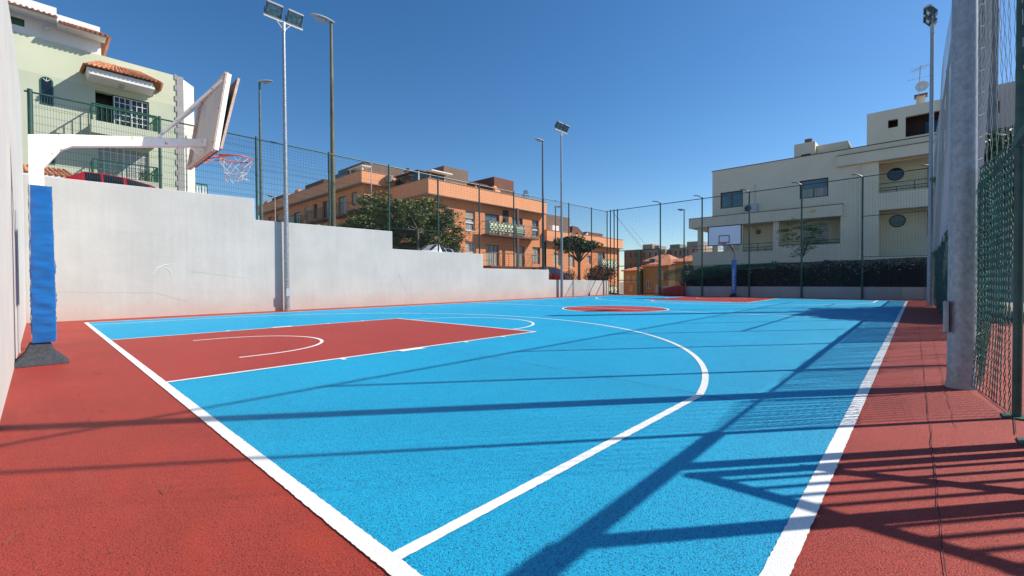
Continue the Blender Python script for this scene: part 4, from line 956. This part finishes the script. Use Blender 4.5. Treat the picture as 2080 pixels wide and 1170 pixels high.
for a, b in ((-25.2, -22.6), (-30.6, -26.8), (-36.5, -33.6)):
    m = MB(); m.box(a, b, 17.9, 18.8, 7.0, 7.15); bb = m.build('balcony', BROWN, t); railing(bb, 'y', 17.93, a, b, 7.15, 8.2, BMETAL, int((b-a)/.14), 0, .016)
    m = MB(); m.tube([(a, 17.93, 8.2), (a, 18.8, 8.2)], .022, 5); m.tube([(b, 17.93, 8.2), (b, 18.8, 8.2)], .022, 5); m.build('side_railing', BMETAL, bb)
m = MB(); m.box(-36.5, -33.7, 17.88, 17.9, 7.2, 8.1); m.build('screen', MESHG, t)
m = MB(); m.box(-27.2, -22, 19.7, 23.7, 10.7, 12.08); m.build('roof_house', TAUPE, t)
m = MB(); m.box(-33.2, -28.7, 18.9, 21.5, 10.7, 11.4); m.build('roof_house', BROWN, t); m = MB(); m.box(-43, -38.5, 18.9, 21.5, 10.7, 11.32); m.build('roof_house', BROWN, t)
m = MB(); m.box(-35, -34, 18.5, 18.8, 10.7, 11.1); m.box(-44.6, -43.4, 18.5, 19, 10.7, 11.05); m.box(-38.4, -37, 18.5, 19, 10.7, 11.0); m.build('chimney', ORNG2, t)
m = MB(); m.box(-23.2, -20.7, 18.7, 19.6, 11.25, 11.34); m.box(-23.1, -23.0, 18.8, 18.9, 10.7, 11.24); m.box(-20.9, -20.8, 18.8, 18.9, 10.7, 11.24); m.build('terrace_roof', WHITE, t)
m = MB(); m.box(-26, -23.4, 18.75, 19.6, 10.72, 11.3); m.build('terrace_glazing', GLASSD, t)
m = MB(); m.box(-21.2, -20.6, 23.35, 23.95, 10.7, 11.6); m.build('chimney', ORNG2, t); m = MB(); m.box(-21.3, -20.5, 23.25, 24.0, 11.6, 11.66); m.tube([(-20.9, 23.65, 11.66), (-20.9, 23.65, 11.95)], .2, 10); m.build('chimney_cap', TAUPE, t)
m = MB(); m.tube([(-19.7, 20.8, 9.95), (-19.7, 20.8, 10.5)], [.28, .36], 12); m.tube([(-19.6, 22.0, 9.95), (-19.6, 22.0, 10.5)], [.28, .36], 12); m.build('roof_vent', GREYR, t)

# ---- cream building on the right
YF = 38.0
t = thing('cream_building', 'large cream building with round windows behind the far fence', 'building', (10, 38, 0))
hl = [(3.15, 4.87, 6.95, 8.28), (8.76, 10.52, 7.03, 8.38), (13.32, 16.9, 6.82, 8.97), (13.34, 16.9, 2.58, 5.68), (4.87, 7.03, 3.25, 5.5), (7.41, 11.23, 3.55, 5.5), (2.52, 4.6, 3.4, 5.5), (13.4, 16.6, .4, 1.9)]
m = MB(); slab(m, 'y', YF, YF+.3, (2.51, 17.9), (-3, 10.15), hl); m.box(2.51, 2.81, YF+.3, 52, 5.5, 10.15); m.box(2.81, 17.9, YF+.3, 52, 9.9, 10.1); m.build('wall', BEIGE, t)
m = MB(); m.box(.85, 2.5, YF, YF+.3, -3, 3.42); m.box(.85, 1.15, YF+.31, 48, -3, 3.42); m.box(1.16, 2.5, YF+.31, 48, 2.3, 2.5); m.build('terrace_wall', BEIGE, t)
m = MB(); m.box(.66, 11.37, YF-.35, YF-.002, 5.5, 6.3); m.box(.66, 2.5, YF, 46, 5.5, 6.3); m.build('canopy', BEIGE, t)
m = MB(); m.box(.64, 11.40, YF-.38, YF-.03, 6.302, 6.34); m.box(11.03, 17.9, YF-.34, YF-.03, 9.70, 9.74); m.box(2.45, 17.9, YF-.04, YF+.3, 10.152, 10.20); m.build('brown_trim', BROWN, t)
m = MB(); m.box(11.03, 17.9, YF-.3, YF-.003, 8.98, 9.70); m.build('band', BEIGE, t)
m = MB(); m.box(1.25, 1.62, YF+.1, YF+.45, 3.42, 5.5); m.box(1.3, 1.6, 42, 42.3, 2.5, 5.5); m.build('column', BEIGE, t)
m = MB(); m.box(2.8, 12.5, YF+1.9, YF+2.1, 2.4, 5.6); m.box(12.6, 17.8, YF+1.9, YF+2.1, 2.3, 9.2); m.box(13.0, 17.8, YF+.31, YF+1.89, 5.8, 6.75); m.box(2.8, 17.8, YF+.31, YF+1.89, 2.28, 2.5); m.box(2.8, 12.5, YF+.31, YF+1.89, 5.51, 5.7); m.box(12.95, 13.25, YF+.31, YF+1.89, 2.51, 5.79); m.box(12.95, 13.25, YF+.31, YF+1.89, 6.76, 9.2); m.build('loggia_wall', BEIGE2, t)
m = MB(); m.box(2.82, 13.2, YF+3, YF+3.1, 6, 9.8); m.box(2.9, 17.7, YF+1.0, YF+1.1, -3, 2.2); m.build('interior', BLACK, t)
window(t, 'y', YF, -1, *hl[0], BFRAME, GLASSB, (2, 1), .12, .08, .06); window(t, 'y', YF, -1, *hl[1], BFRAME, CURT, (2, 1), .12, .08, .06, shutter=.0)
m = MB(); m.box(8.86, 10.42, YF+.10, YF+.115, 7.75, 8.3); m.build('roller_blind', GLASSB, t)
for (cx_, cz_, r_) in ((14.12, 8.31, .42), (14.24, 5.05, .41), (5.55, 4.98, .16), (12.2, 4.5, 0)):
    if not r_: continue
    y_ = YF+1.9; m = MB(); n = 28; m.tube([(cx_+r_*math.cos(2*math.pi*k/n), y_-.01, cz_+r_*math.sin(2*math.pi*k/n)) for k in range(n+1)], .035, 6, False); fr = m.build('round_window', BFRAME, t, True)
    m = MB(); m.poly([(cx_+r_*math.cos(2*math.pi*k/n), y_-.02, cz_+r_*math.sin(2*math.pi*k/n)) for k in range(n)], (0, .015, 0)); m.build('pane', GLASSD, fr)
m = MB(); m.box(15.75, 16.7, YF+1.86, YF+1.895, 6.8, 8.75); m.box(15.75, 16.7, YF+1.86, YF+1.895, 3.9, 5.6); m.build('loggia_door', BFRAME, t)
for x0_, x1_, zz in ((13.34, 16.88, (7.45, 7.15, 6.98)), (7.43, 11.2, (3.88, 3.66)), (4.9, 7.0, (3.9, 3.6, 3.4))):
    m = MB()
    for z in zz: m.tube([(x0_, YF+.06, z), (x1_, YF+.06, z)], .022, 6)
    for k in range(1, 4): x = x0_+(x1_-x0_)*k/4; m.tube([(x, YF+.06, min(zz)-.15), (x, YF+.06, zz[0] if k == 2 else zz[1])], .02, 6)
    m.build('railing', DSTEEL, t)
m = MB()
for z in (3.95, 3.65): m.tube([(.9, YF+.1, z), (2.5, YF+.1, z)], .022, 6)
for x in (.95, 1.9): m.tube([(x, YF+.1, 3.42), (x, YF+.1, 3.95)], .022, 6)
m.build('terrace_railing', BMETAL, t)
m = MB(); m.box(8.6, 10.3, YF+1.86, YF+1.895, 3.6, 5.3)
m.build('terrace_window', CURT, t)
m = MB()
for k in range(9): z = 3.95+.17*k; m.bar((8.4, YF+.9, z), (10.6, YF+.9, z+.04), .03, .02)
m.build('drying_rack', WGLOSS, t)
m = MB(); m.box(5.04, 5.95, YF-.33, YF-.04, 6.345, 7.05); a = m.build('air_conditioner', mat('aircon_grey', (.5, .52, .53), .5), t); bev(a, .02)
m = MB(); n = 20; m.poly([(5.33+.25*math.cos(2*math.pi*k/n), YF-.345, 6.70+.25*math.sin(2*math.pi*k/n)) for k in range(n)], (0, .01, 0)); m.build('fan_grille', DSTEEL, a)
m = MB(); m.box(8.34, 9.66, YF+.35, YF+2, 10.2, 11.25); m.build('chimney', BEIGE2, t); m = MB(); m.box(9.665, 11.57, YF+.9, YF+3.2, 10.2, 11.0); m.build('roof_box', BEIGE2, t)
m = MB(); m.tube([(9.15, YF+1, 11.25), (9.15, YF+1, 11.62)], [.20, .26], 14); m.box(8.85, 9.45, YF+.75, YF+1.2, 11.25, 11.30); m.build('chimney_cap', BROWN, t)
m = MB(); m.box(8.8, 9.4, YF+.33, YF+.348, 10.25, 10.4); m.build('chimney_vent', BFRAME, t)
m = MB(); slab(m, 'y', YF+.05, YF+.3, (12.66, 17.9), (10.2, 12.35), [(13.77, 14.27, 11.12, 11.65), (14.65, 17.9, 10.33, 11.66)]); m.box(12.66, 12.9, YF+.31, 46, 10.2, 12.35); m.box(12.9, 17.9, YF+.31, 46, 12.1, 12.33); m.build('penthouse', BEIGE, t)
m = MB(); m.box(13.5, 17.9, YF+1.2, YF+1.3, 10.2, 12.05); m.build('penthouse_interior', mat('dark_red_brown', (.05, .022, .022), .8), t)
m = MB(); m.box(15.6, 16.4, YF+1.16, YF+1.195, 10.4, 11.5); m.build('penthouse_window', GLASSD, t)
m = MB(); m.box(15.15, 15.6, YF+.6, YF+1.1, 12.36, 13.0); m.build('chimney', BEIGE2, t)
m = MB(); m.box(15.05, 15.7, YF+.5, YF+1.2, 13.0, 13.1); m.build('chimney_cap', BROWN, t)
m = MB(); m.tube([(5.75, YF-.03, 7.05), (5.75, YF-.03, 8.6)], .02, 6); m.build('cable_pipe', mat('aircon_grey', 0, 0), t)
m = MB(); m.tube([(12.3, YF-.06, 0), (12.3, YF-.06, 9.9)], .045, 8); m.build('drain_pipe', BEIGE, t, True)
q = thing('tv_antenna', 'tall television aerial with satellite dish on the cream building roof', 'antenna', (15.25, 38.4, 12.36)); m = MB(); m.tube([(15.22, YF+.4, 11.9), (15.34, YF+.4, 14.9)], .025, 6); m.build('mast', RUST, q)
m = MB(); m.tube([(14.95, YF+.1, 14.55), (15.75, YF+.7, 14.95)], .014, 5)
for k in range(7): s = k/6; p = Vector((14.95+.8*s, YF+.1+.6*s, 14.55+.4*s)); m.tube([p+Vector((-.12, .1, .22-.1*s)), p+Vector((.12, -.1, -.22+.1*s))], .009, 4); m.tube([p+Vector((-.16, .2, 0)), p+Vector((.16, -.2, 0))], .009, 4)
m.tube([(14.7, YF+.4, 14.1), (15.8, YF+.4, 14.1)], .012, 5)
for k in range(4): m.tube([(14.75+.33*k, YF+.15, 14.05), (14.75+.33*k, YF+.65, 14.15)], .009, 4)
m.build('aerial', LGREY, q)
m = MB(); n = 24; vs = []
for i, (rr, dy) in enumerate(((.02, .08), (.14, .05), (.25, .0), (.33, -.06))):
    for k in range(n): vs.append((15.42+rr*math.cos(2*math.pi*k/n), YF+.25+dy*1.0, 13.48+rr*math.sin(2*math.pi*k/n)))
m.add(vs, [(i*n+k, i*n+(k+1) % n, (i+1)*n+(k+1) % n, (i+1)*n+k) for i in range(3) for k in range(n)]); m.tube([(15.42, YF+.2, 13.05), (15.42, YF-.2, 13.4)], .015, 5); m.build('dish', WHITE, q, True)

t = thing('grey_building', 'grey brown building at the far right seen through the side net', 'building', (22, 40, 0))
hl = [(18.02, 18.36, 11.35, 12.05), (18.74, 18.98, 11.31, 12.08), (18.76, 19.9, 7.5, 9.5), (17.98, 18.3, 7.3, 9.4), (21.5, 22.8, 10.6, 12), (21.5, 23, 7.3, 9.3)]
m = MB(); slab(m, 'y', 40, 40.3, (17.92, 34), (-3, 13.1), hl); m.box(17.92, 18.2, 40.31, 55, -3, 13.1); m.box(18.2, 34, 40.31, 55, 12.8, 13.05); m.build('wall', FARG, t)
for i, h in enumerate(hl): window(t, 'y', 40, -1, *h, BFRAME, [BROWN, BROWN, TANR, BROWN, GLASSD, GLASSD][i], (2, 1), .1, .05)
m = MB(); m.box(17.95, 34, 39.96, 39.998, 10.30, 10.36); m.build('string_course', BROWN, t)

# ---- far houses beyond the gate
def tiled(root, x0, x1, y0, y1, z, h, name='roof'):
    m = MB(); o = .3; xm0, xm1 = x0+(x1-x0)*.3, x1-(x1-x0)*.3; ym = (y0+y1)/2
    a, b, c, d = (x0-o, y0-o, z), (x1+o, y0-o, z), (x1+o, y1+o, z), (x0-o, y1+o, z); e, f = (xm0, ym, z+h), (xm1, ym, z+h)
    m.add([a, b, c, d, e, f, *[(p[0], p[1], p[2]-.12) for p in (a, b, c, d)]], [(0,1,5,4),(1,2,5),(2,3,4,5),(3,0,4),(0,6,7,1),(1,7,8,2),(2,8,9,3),(3,9,6,0),(9,8,7,6)])
    n = int((x1-x0)/.28)
    for i in range(n):
        x = x0-o+(x1-x0+2*o)*(i+.5)/n; k = min(1, max(0, (x-(x0-o))/(xm0-(x0-o)))); k = min(k, max(0, ((x1+o)-x)/((x1+o)-xm1)))
        m.bar((x, y0-o, z+.03), (x, y0-o+(ym-y0+o)*k, z+.03+h*k), .12, .07) if k > .03 else None
    return m.build(name, TILE, root)
def house(name, label, x0, x1, y0, y1, z0, z1, wm, rh, wins, seedm=None, cat='house', group='yellow houses beyond the gate'):
    t = thing(name, label, cat, ((x0+x1)/2, y0, z0), group)
    hs = [(x0+a*(x1-x0), x0+b*(x1-x0), c, d) for a, b, c, d, _ in wins]
    m = MB(); slab(m, 'y', y0, y0+.3, (x0, x1), (z0, z1), hs); m.box(x0, x0+.3, y0+.301, y1, z0, z1); m.box(x1-.3, x1, y0+.301, y1, z0, z1); m.box(x0+.3, x1-.3, y0+.31, y1, z1-.3, z1-.02); m.build('wall', wm, t)
    for h, wv in zip(hs, wins): window(t, 'y', y0, -1, *h, WFRAME, wv[4], (2, 1), .1, .07, .05)
    if rh: tiled(t, x0, x1, y0, y1, z1+.01, rh)
    return t
house('yellow_house', 'small yellow house with tiled roof just right of the orange wall', -17.7, -15.3, 60, 66, -6, 2.55, YELW, .55, [(.15, .4, .8, 1.7, CURT), (.55, .8, .8, 1.7, CURT), (.35, .6, -.6, .3, CURT), (.1, .4, -2.4, -1.4, CURT)])
house('yellow_house', 'yellow house with an arched tiled porch seen through the gate leaf', -15.0, -10.9, 61, 68, -6, 3.15, YELW, .9, [(.1, .3, -.2, 1.0, GLASSB), (.55, .75, 1.2, 2.3, CURT), (.42, .58, -.9, .4, CURT)])
house('yellow_house', 'ochre house with a wide white window left of the cream building', -9.7, -6.9, 60, 66, -6, 3.6, YELW, .95, [(.38, .82, 2.2, 3.25, GLASSB)])
t = thing('garden_wall', 'sunlit pale yellow house end wall between the yellow houses', 'wall', (-10.2, 60.5, -6), None); m = MB(); m.box(-10.75, -9.75, 60.2, 63, -6, 3.2); m.build('wall', YELS, t); tiled(t, -10.75, -9.75, 60.2, 63, 3.2, .4)
t = thing('water_tank', 'blue water tank among the far tiled roofs', 'tank', (-14.9, 59.2, 3)); m = MB(); m.tube([(-14.9, 64.0, 3.2), (-14.9, 64.0, 4.35)], .5, 16); m.build('tank', mat('blue_tank', (.05, .11, .2), .5), t, True); m = MB(); m.box(-15.3, -14.5, 63.7, 64.3, 2.9, 3.2); m.build('tank_base', GREYR, t)
def block(label, x0, x1, y0, z1, mt, steps, nwin, rows, cat='apartment block'):
    t = thing('distant_block', label, cat, ((x0+x1)/2, y0, -6), 'distant apartment blocks')
    hs = []
    for r_ in range(rows):
        for k in range(nwin):
            u = x0+(x1-x0)*(k+.3)/nwin; hs.append((u, u+(x1-x0)*.36/nwin, z1-2.0-r_*2.9, z1-.7-r_*2.9))
    m = MB(); slab(m, 'y', y0, y0+.3, (x0, x1), (-6, z1), hs); m.box(x0, x0+.3, y0+.301, y0+12, -6, z1); m.box(x1-.3, x1, y0+.301, y0+12, -6, z1); m.box(x0+.3, x1-.3, y0+.31, y0+12, z1-.3, z1-.05); m.build('wall', mt, t)
    for i, h in enumerate(hs): window(t, 'y', y0, -1, *h, BFRAME, GLASSD if i % 3 else CURT, (2, 1), .15, .1)
    for a, b, h, mm in steps: m = MB(); m.box(a, b, y0+.4, y0+5, z1+.003, h); m.build('roof_house', mm, t)
block('distant red brown apartment block left of the others', -44.6, -40.4, 110, 9.4, BRICKR, [], 3, 3)
block('distant apartment block with a square tan stair tower', -40.38, -33.7, 112, 9.3, TANR, [(-40.3, -37.5, 10.9, TANR), (-36.9, -35.6, 10.4, GREYR)], 4, 3)
block('distant tan apartment block with green roof box in the middle', -33.6, -28.6, 114, 9.6, TANR, [(-33.5, -30.8, 10.6, mat('grey_green_render', (.2, .25, .2), .9))], 4, 3)
block('distant apartment block with a curved grey top beside the cream building', -28.4, -24.4, 112, 9.6, TANR, [(-28.2, -24.6, 10.9, GREYR)], 3, 3)
house('tiled_house', 'far house with orange tiled roof below the tan blocks', -26.5, -21.0, 85, 92, -6, 5.0, BRICKR, 1.4, [(.2, .4, 3.4, 4.4, CURT), (.6, .8, 3.4, 4.4, CURT)], group='far tiled houses')
house('tiled_house', 'far tiled house with two small chimneys', -20.6, -16.8, 80, 86, -6, 3.9, YELS, 1.2, [(.3, .6, 2.4, 3.3, CURT)], group='far tiled houses')
house('tiled_house', 'far tiled house beside the blue tank', -24.5, -21.2, 78, 84, -6, 3.2, TANR, 1.1, [(.3, .6, 1.9, 2.8, CURT)], group='far tiled houses')

# ================================================================ vegetation
tree('street_tree', 'big spreading olive green tree behind the stepped left wall', (-6.4, 14.45, th(-6.4, 14.45)), 4.1,
     blob_clumps((-8.2, 14.8, 4.9), (1.9, 3.5, 1.4), 72, 340, .66, 21, .8)+blob_clumps((-9.4, 13.6, 3.7), (1.0, 3.6, 1.0), 34, 340, .6, 24)+blob_clumps((-8.0, 17.2, 3.6), (1.4, 1.9, 1.3), 36, 320, .52, 22)+blob_clumps((-8.3, 11.9, 4.1), (1.2, 1.5, .6), 16, 300, .5, 23), .19, LEAF1, 31, .085)
tree('street_tree', 'small forked street tree with flat dark crown near the low end of the left wall', (-5.0, 29.2, th(-5, 29.2)), 2.55,
     blob_clumps((-5.0, 28.7, 3.95), (1.3, 2.6, .55), 34, 260, .5, 41, .75), .17, LEAF2, 51, .13)
t = thing('bush', 'straggly reddish green bush beside the small forked tree', 'bush', (-4.2, 31.5, 0)); m = MB()
cl = blob_clumps((-4.2, 31.4, 1.45), (.9, 1.9, .75), 24, 170, .42, 61); [m.tube([(-4.2, 31.4, -.4), tuple(c[:3])], [.03, .01], 5) for c in cl[::3]]; m.build('stems', BARK, t); leaves(MB(), cl, .14, 62).build('foliage', LEAF4, t)
t = thing('bush', 'green bush with light leaves left of the cream building fence post', 'bush', (-4.4, 26.8, 0)); m = MB()
cl = blob_clumps((-4.6, 26.6, 1.2), (.7, 1.3, .5), 14, 150, .35, 66); [m.tube([(-4.6, 26.6, 0), tuple(c[:3])], [.03, .01], 5) for c in cl[::3]]; m.build('stems', BARK, t); leaves(MB(), cl, .14, 67).build('foliage', LEAF4, t); t['label'] = 'low bush between the far left floodlight pole and the small tree'
sap = tree('flowering_sapling', 'thin sapling with yellow flowers in front of the cream building', (9.75, 33.0, th(9.7, 33)), 2.5,
     blob_clumps((9.75, 33.0, 3.75), (1.35, .8, 1.25), 30, 48, .34, 71, .45), .15, leafmat('lime_leaves', (0.13, 0.21, 0.05)), 81, .05)
m = MB(); leaves(m, [(10.35, 32.7, 5.35, .16, .1, .12, 60), (9.3, 32.8, 5.0, .12, .1, .08, 40), (9.75, 32.7, 4.9, .1, .1, .08, 20)], .12, 5); m.build('flowers', FLOW, sap)
tree('side_tree', 'broad tree standing outside the right net fence and shading the sideline', (18.8, 18.6, -.03), 2.2,
     blob_clumps((18.2, 19.3, 4.1), (2.0, 2.7, 1.2), 95, 380, .66, 91, .8)+blob_clumps((18.8, 21.8, 3.7), (1.5, 1.9, .9), 30, 320, .6, 92)+blob_clumps((16.9, 20.3, 4.2), (.9, 1.0, .5), 10, 260, .4, 94), .21, LEAF3, 93, .14)
t = thing('hedge', 'dark hedge behind the black shade cloth', 'hedge', (9.5, 29.3, 0))
leaves(MB(), [(x, 29.3+.2*math.sin(x*3), .85+.08*math.sin(x*1.7), .6, .5, 1.05+.12*math.sin(x*5.1)+.08*math.sin(x*2.3), 1100) for x in [3.9+.55*i for i in range(23)]], .17, 95).build('foliage', LEAFD, t)
m = MB(); [m.tube([(x, 29.3, -.3), (x+.1, 29.3, .9)], [.03, .015], 5) for x in [4+.8*i for i in range(15)]]; m.build('stems', BARK, t)
t = thing('climbing_plant', 'small green sprig growing on the far right floodlight pole', 'plant', (15.75, 21.2, 4))
cl = [(15.72, 21.1, 4.55, .14, .25, .10, 60), (15.85, 21.2, 4.2, .1, .15, .2, 60), (15.88, 21.2, 3.7, .06, .1, .25, 40)]
m = MB(); m.tube([(15.84, 21.3, 1.9), (15.8, 21.3, 3.2), (15.74, 21.2, 4.5)], .01, 5); m.build('stem', BARK, t); leaves(MB(), cl, .12, 97).build('foliage', LEAF3, t)
t = thing('concrete_pole', 'square grey concrete pole standing outside the right net', 'pole', (17.0, 20.2, 0)); m = MB(); m.poly([(16.86, 20.06, -.1), (17.14, 20.06, -.1), (17.14, 20.34, -.1), (16.86, 20.34, -.1)], (0, 0, 12.5)); bev(m.build('pole', mat('pole_concrete', (.24, .24, .235), .9, nz=(2, .25)), t), .02); m = MB(); m.box(16.8, 17.2, 20.0, 20.4, -.1, .25); m.build('footing', PAVE, t)
t = thing('white_railing', 'short pale railing glimpsed through the black cloth under the cream building', 'railing', (14.6, 36.8, 0)); m = MB(); m.box(12.9, 14.7, 36.8, 36.9, 1.72, 1.86); m.box(15.2, 16.3, 36.8, 36.9, 1.9, 2.0); m.box(15.2, 16.3, 36.8, 36.9, 1.35, 1.4)
for i in range(9): m.box(15.2+.13*i, 15.24+.13*i, 36.82, 36.88, 1.4, 1.9)
m.build('rails', WHITE, t); m = MB(); m.box(13.0, 13.1, 36.81, 36.89, -1.2, 1.72); m.box(16.2, 16.3, 36.81, 36.89, -1.2, 1.35); m.build('post', WHITE, t)

# ================================================================ parked cars on the sloping street
def car(label, x, y0, y1, paint, h=1.46):
    zs = th(x, (y0+y1)/2)+.01; t = thing('parked_car', label, 'car', (x, (y0+y1)/2, zs), 'cars parked along the sloping street')
    Lc = y1-y0; hw = .86
    st = [(0, .35, .62, .62, .70, .60), (.03, .22, .72, .74, .80, .66), (.13, .18, .86, .90, .86, .68), (.24, .18, .90, .95, .86, .70), (.37, .18, .92, 1.36, .86, .60), (.47, .18, .92, h-.02, .86, .57), (.60, .18, .93, h, .86, .57), (.76, .18, .93, h-.07, .86, .57), (.88, .18, .94, 1.18, .85, .60), (.96, .2, .93, .98, .82, .66), (1, .35, .80, .82, .74, .62)]
    dz = lambda y: th(x, y)+.01
    m = MB(); vs = []
    for s, zb, zt, zr_, w1, w2 in st:
        y = y0+s*Lc; z0 = dz(y); vs += [(x-w1, y, z0+zb), (x-w1-.01, y, z0+(zb+zt)/2), (x-w1, y, z0+zt), (x-w2, y, z0+zr_), (x, y, z0+zr_+.03), (x+w2, y, z0+zr_), (x+w1, y, z0+zt), (x+w1+.01, y, z0+(zb+zt)/2), (x+w1, y, z0+zb)]
    n = len(st); fs = [(i*9+k, i*9+k+1, (i+1)*9+k+1, (i+1)*9+k) for i in range(n-1) for k in range(8)]+[((i+1)*9, i*9, i*9+8, (i+1)*9+8) for i in range(n-1)]+[tuple(range(9)), tuple((n-1)*9+k for k in range(9))[::-1]]
    m.add(vs, fs); b = m.build('body', paint, t, True)
    def P(i, k, f=0): return Vector(vs[i*9+k])
    def quad(mb, a, b_, c, d, off):
        ce = (a+b_+c+d)/4; nn = (b_-a).cross(d-a).normalized(); nn = nn if nn.dot(off) > 0 else -nn
        q = [ce+(p-ce)*.86+nn*.012 for p in (a, b_, c, d)]; mb.add(q+[p-nn*.004 for p in q], [(0,1,2,3),(7,6,5,4),(0,4,5,1),(1,5,6,2),(2,6,7,3),(3,7,4,0)])
    for side, (k1, k2) in ((-1, (2, 3)), (1, (6, 5))):
        for i0, i1 in ((4, 5), (5, 6), (6, 7), (7, 8)):
            m = MB(); quad(m, P(i0, k1), P(i1, k1), P(i1, k2), P(i0, k2), Vector((side, 0, .3))); m.build('side_window', GLASSD, t)
    for i0, i1, nm, o in ((3, 4, 'windscreen', Vector((0, -1, 1))), (8, 9, 'rear_window', Vector((0, 1, 1)))):
        m = MB(); quad(m, P(i0, 3), P(i0, 5), P(i1, 5), P(i1, 3), o); m.build(nm, GLASSD, t)
    for s in (.19, .79):
        for sx in (-1, 1):
            y = y0+s*Lc; m = MB(); m.tube([(x+sx*.70, y, dz(y)+.31), (x+sx*.885, y, dz(y)+.31)], .31, 18); wv = m.build('wheel', TYRE, t, True); m = MB(); m.tube([(x+sx*.88, y, dz(y)+.31), (x+sx*.895, y, dz(y)+.31)], .19, 14); m.build('rim', LGREY, wv)
    m = MB()
    for sx in (-1, 1): m.box(x+sx*.55-.12, x+sx*.55+.12, y0-.02, y0+.05, dz(y0)+.5, dz(y0)+.66)
    m.build('headlights', LAMPG, t)
    m = MB()
    for sx in (-1, 1): m.box(x+sx*.62-.08, x+sx*.62+.08, y1-.03, y1+.02, dz(y1)+.55, dz(y1)+.76)
    m.build('tail_lights', PLRED, t)
    return t
car('bright red car below the green house, mostly hidden by the wall', -4.0, -1.35, 2.75, CARR, 1.44)
car('white car roof showing over the wall below the big tree', -3.8, 12.1, 15.9, CARW, 1.25)
car('dark maroon car at the lower end of the left wall', -3.8, 21.2, 25.2, CARD, 1.46)

# litter: dry twigs on the red surface
V = []; F = []; rl = random.Random(12)
for k in range(26):
    x, y = rl.uniform(8.5, 14.5), rl.uniform(-.95, -.15); a = rl.uniform(-.6, .6); l = rl.uniform(.02, .12); prism(V, F, (x, y, .006), (x+l*math.cos(a), y+l*math.sin(a), .008), .0018)
o = MB().add(V, F).build('dry_twigs', mat('dry_twig', (.16, .09, .05), .9)); tag(o, 'scattered dry twigs and seeds on the red surface near the baseline', 'twigs', kind='stuff')
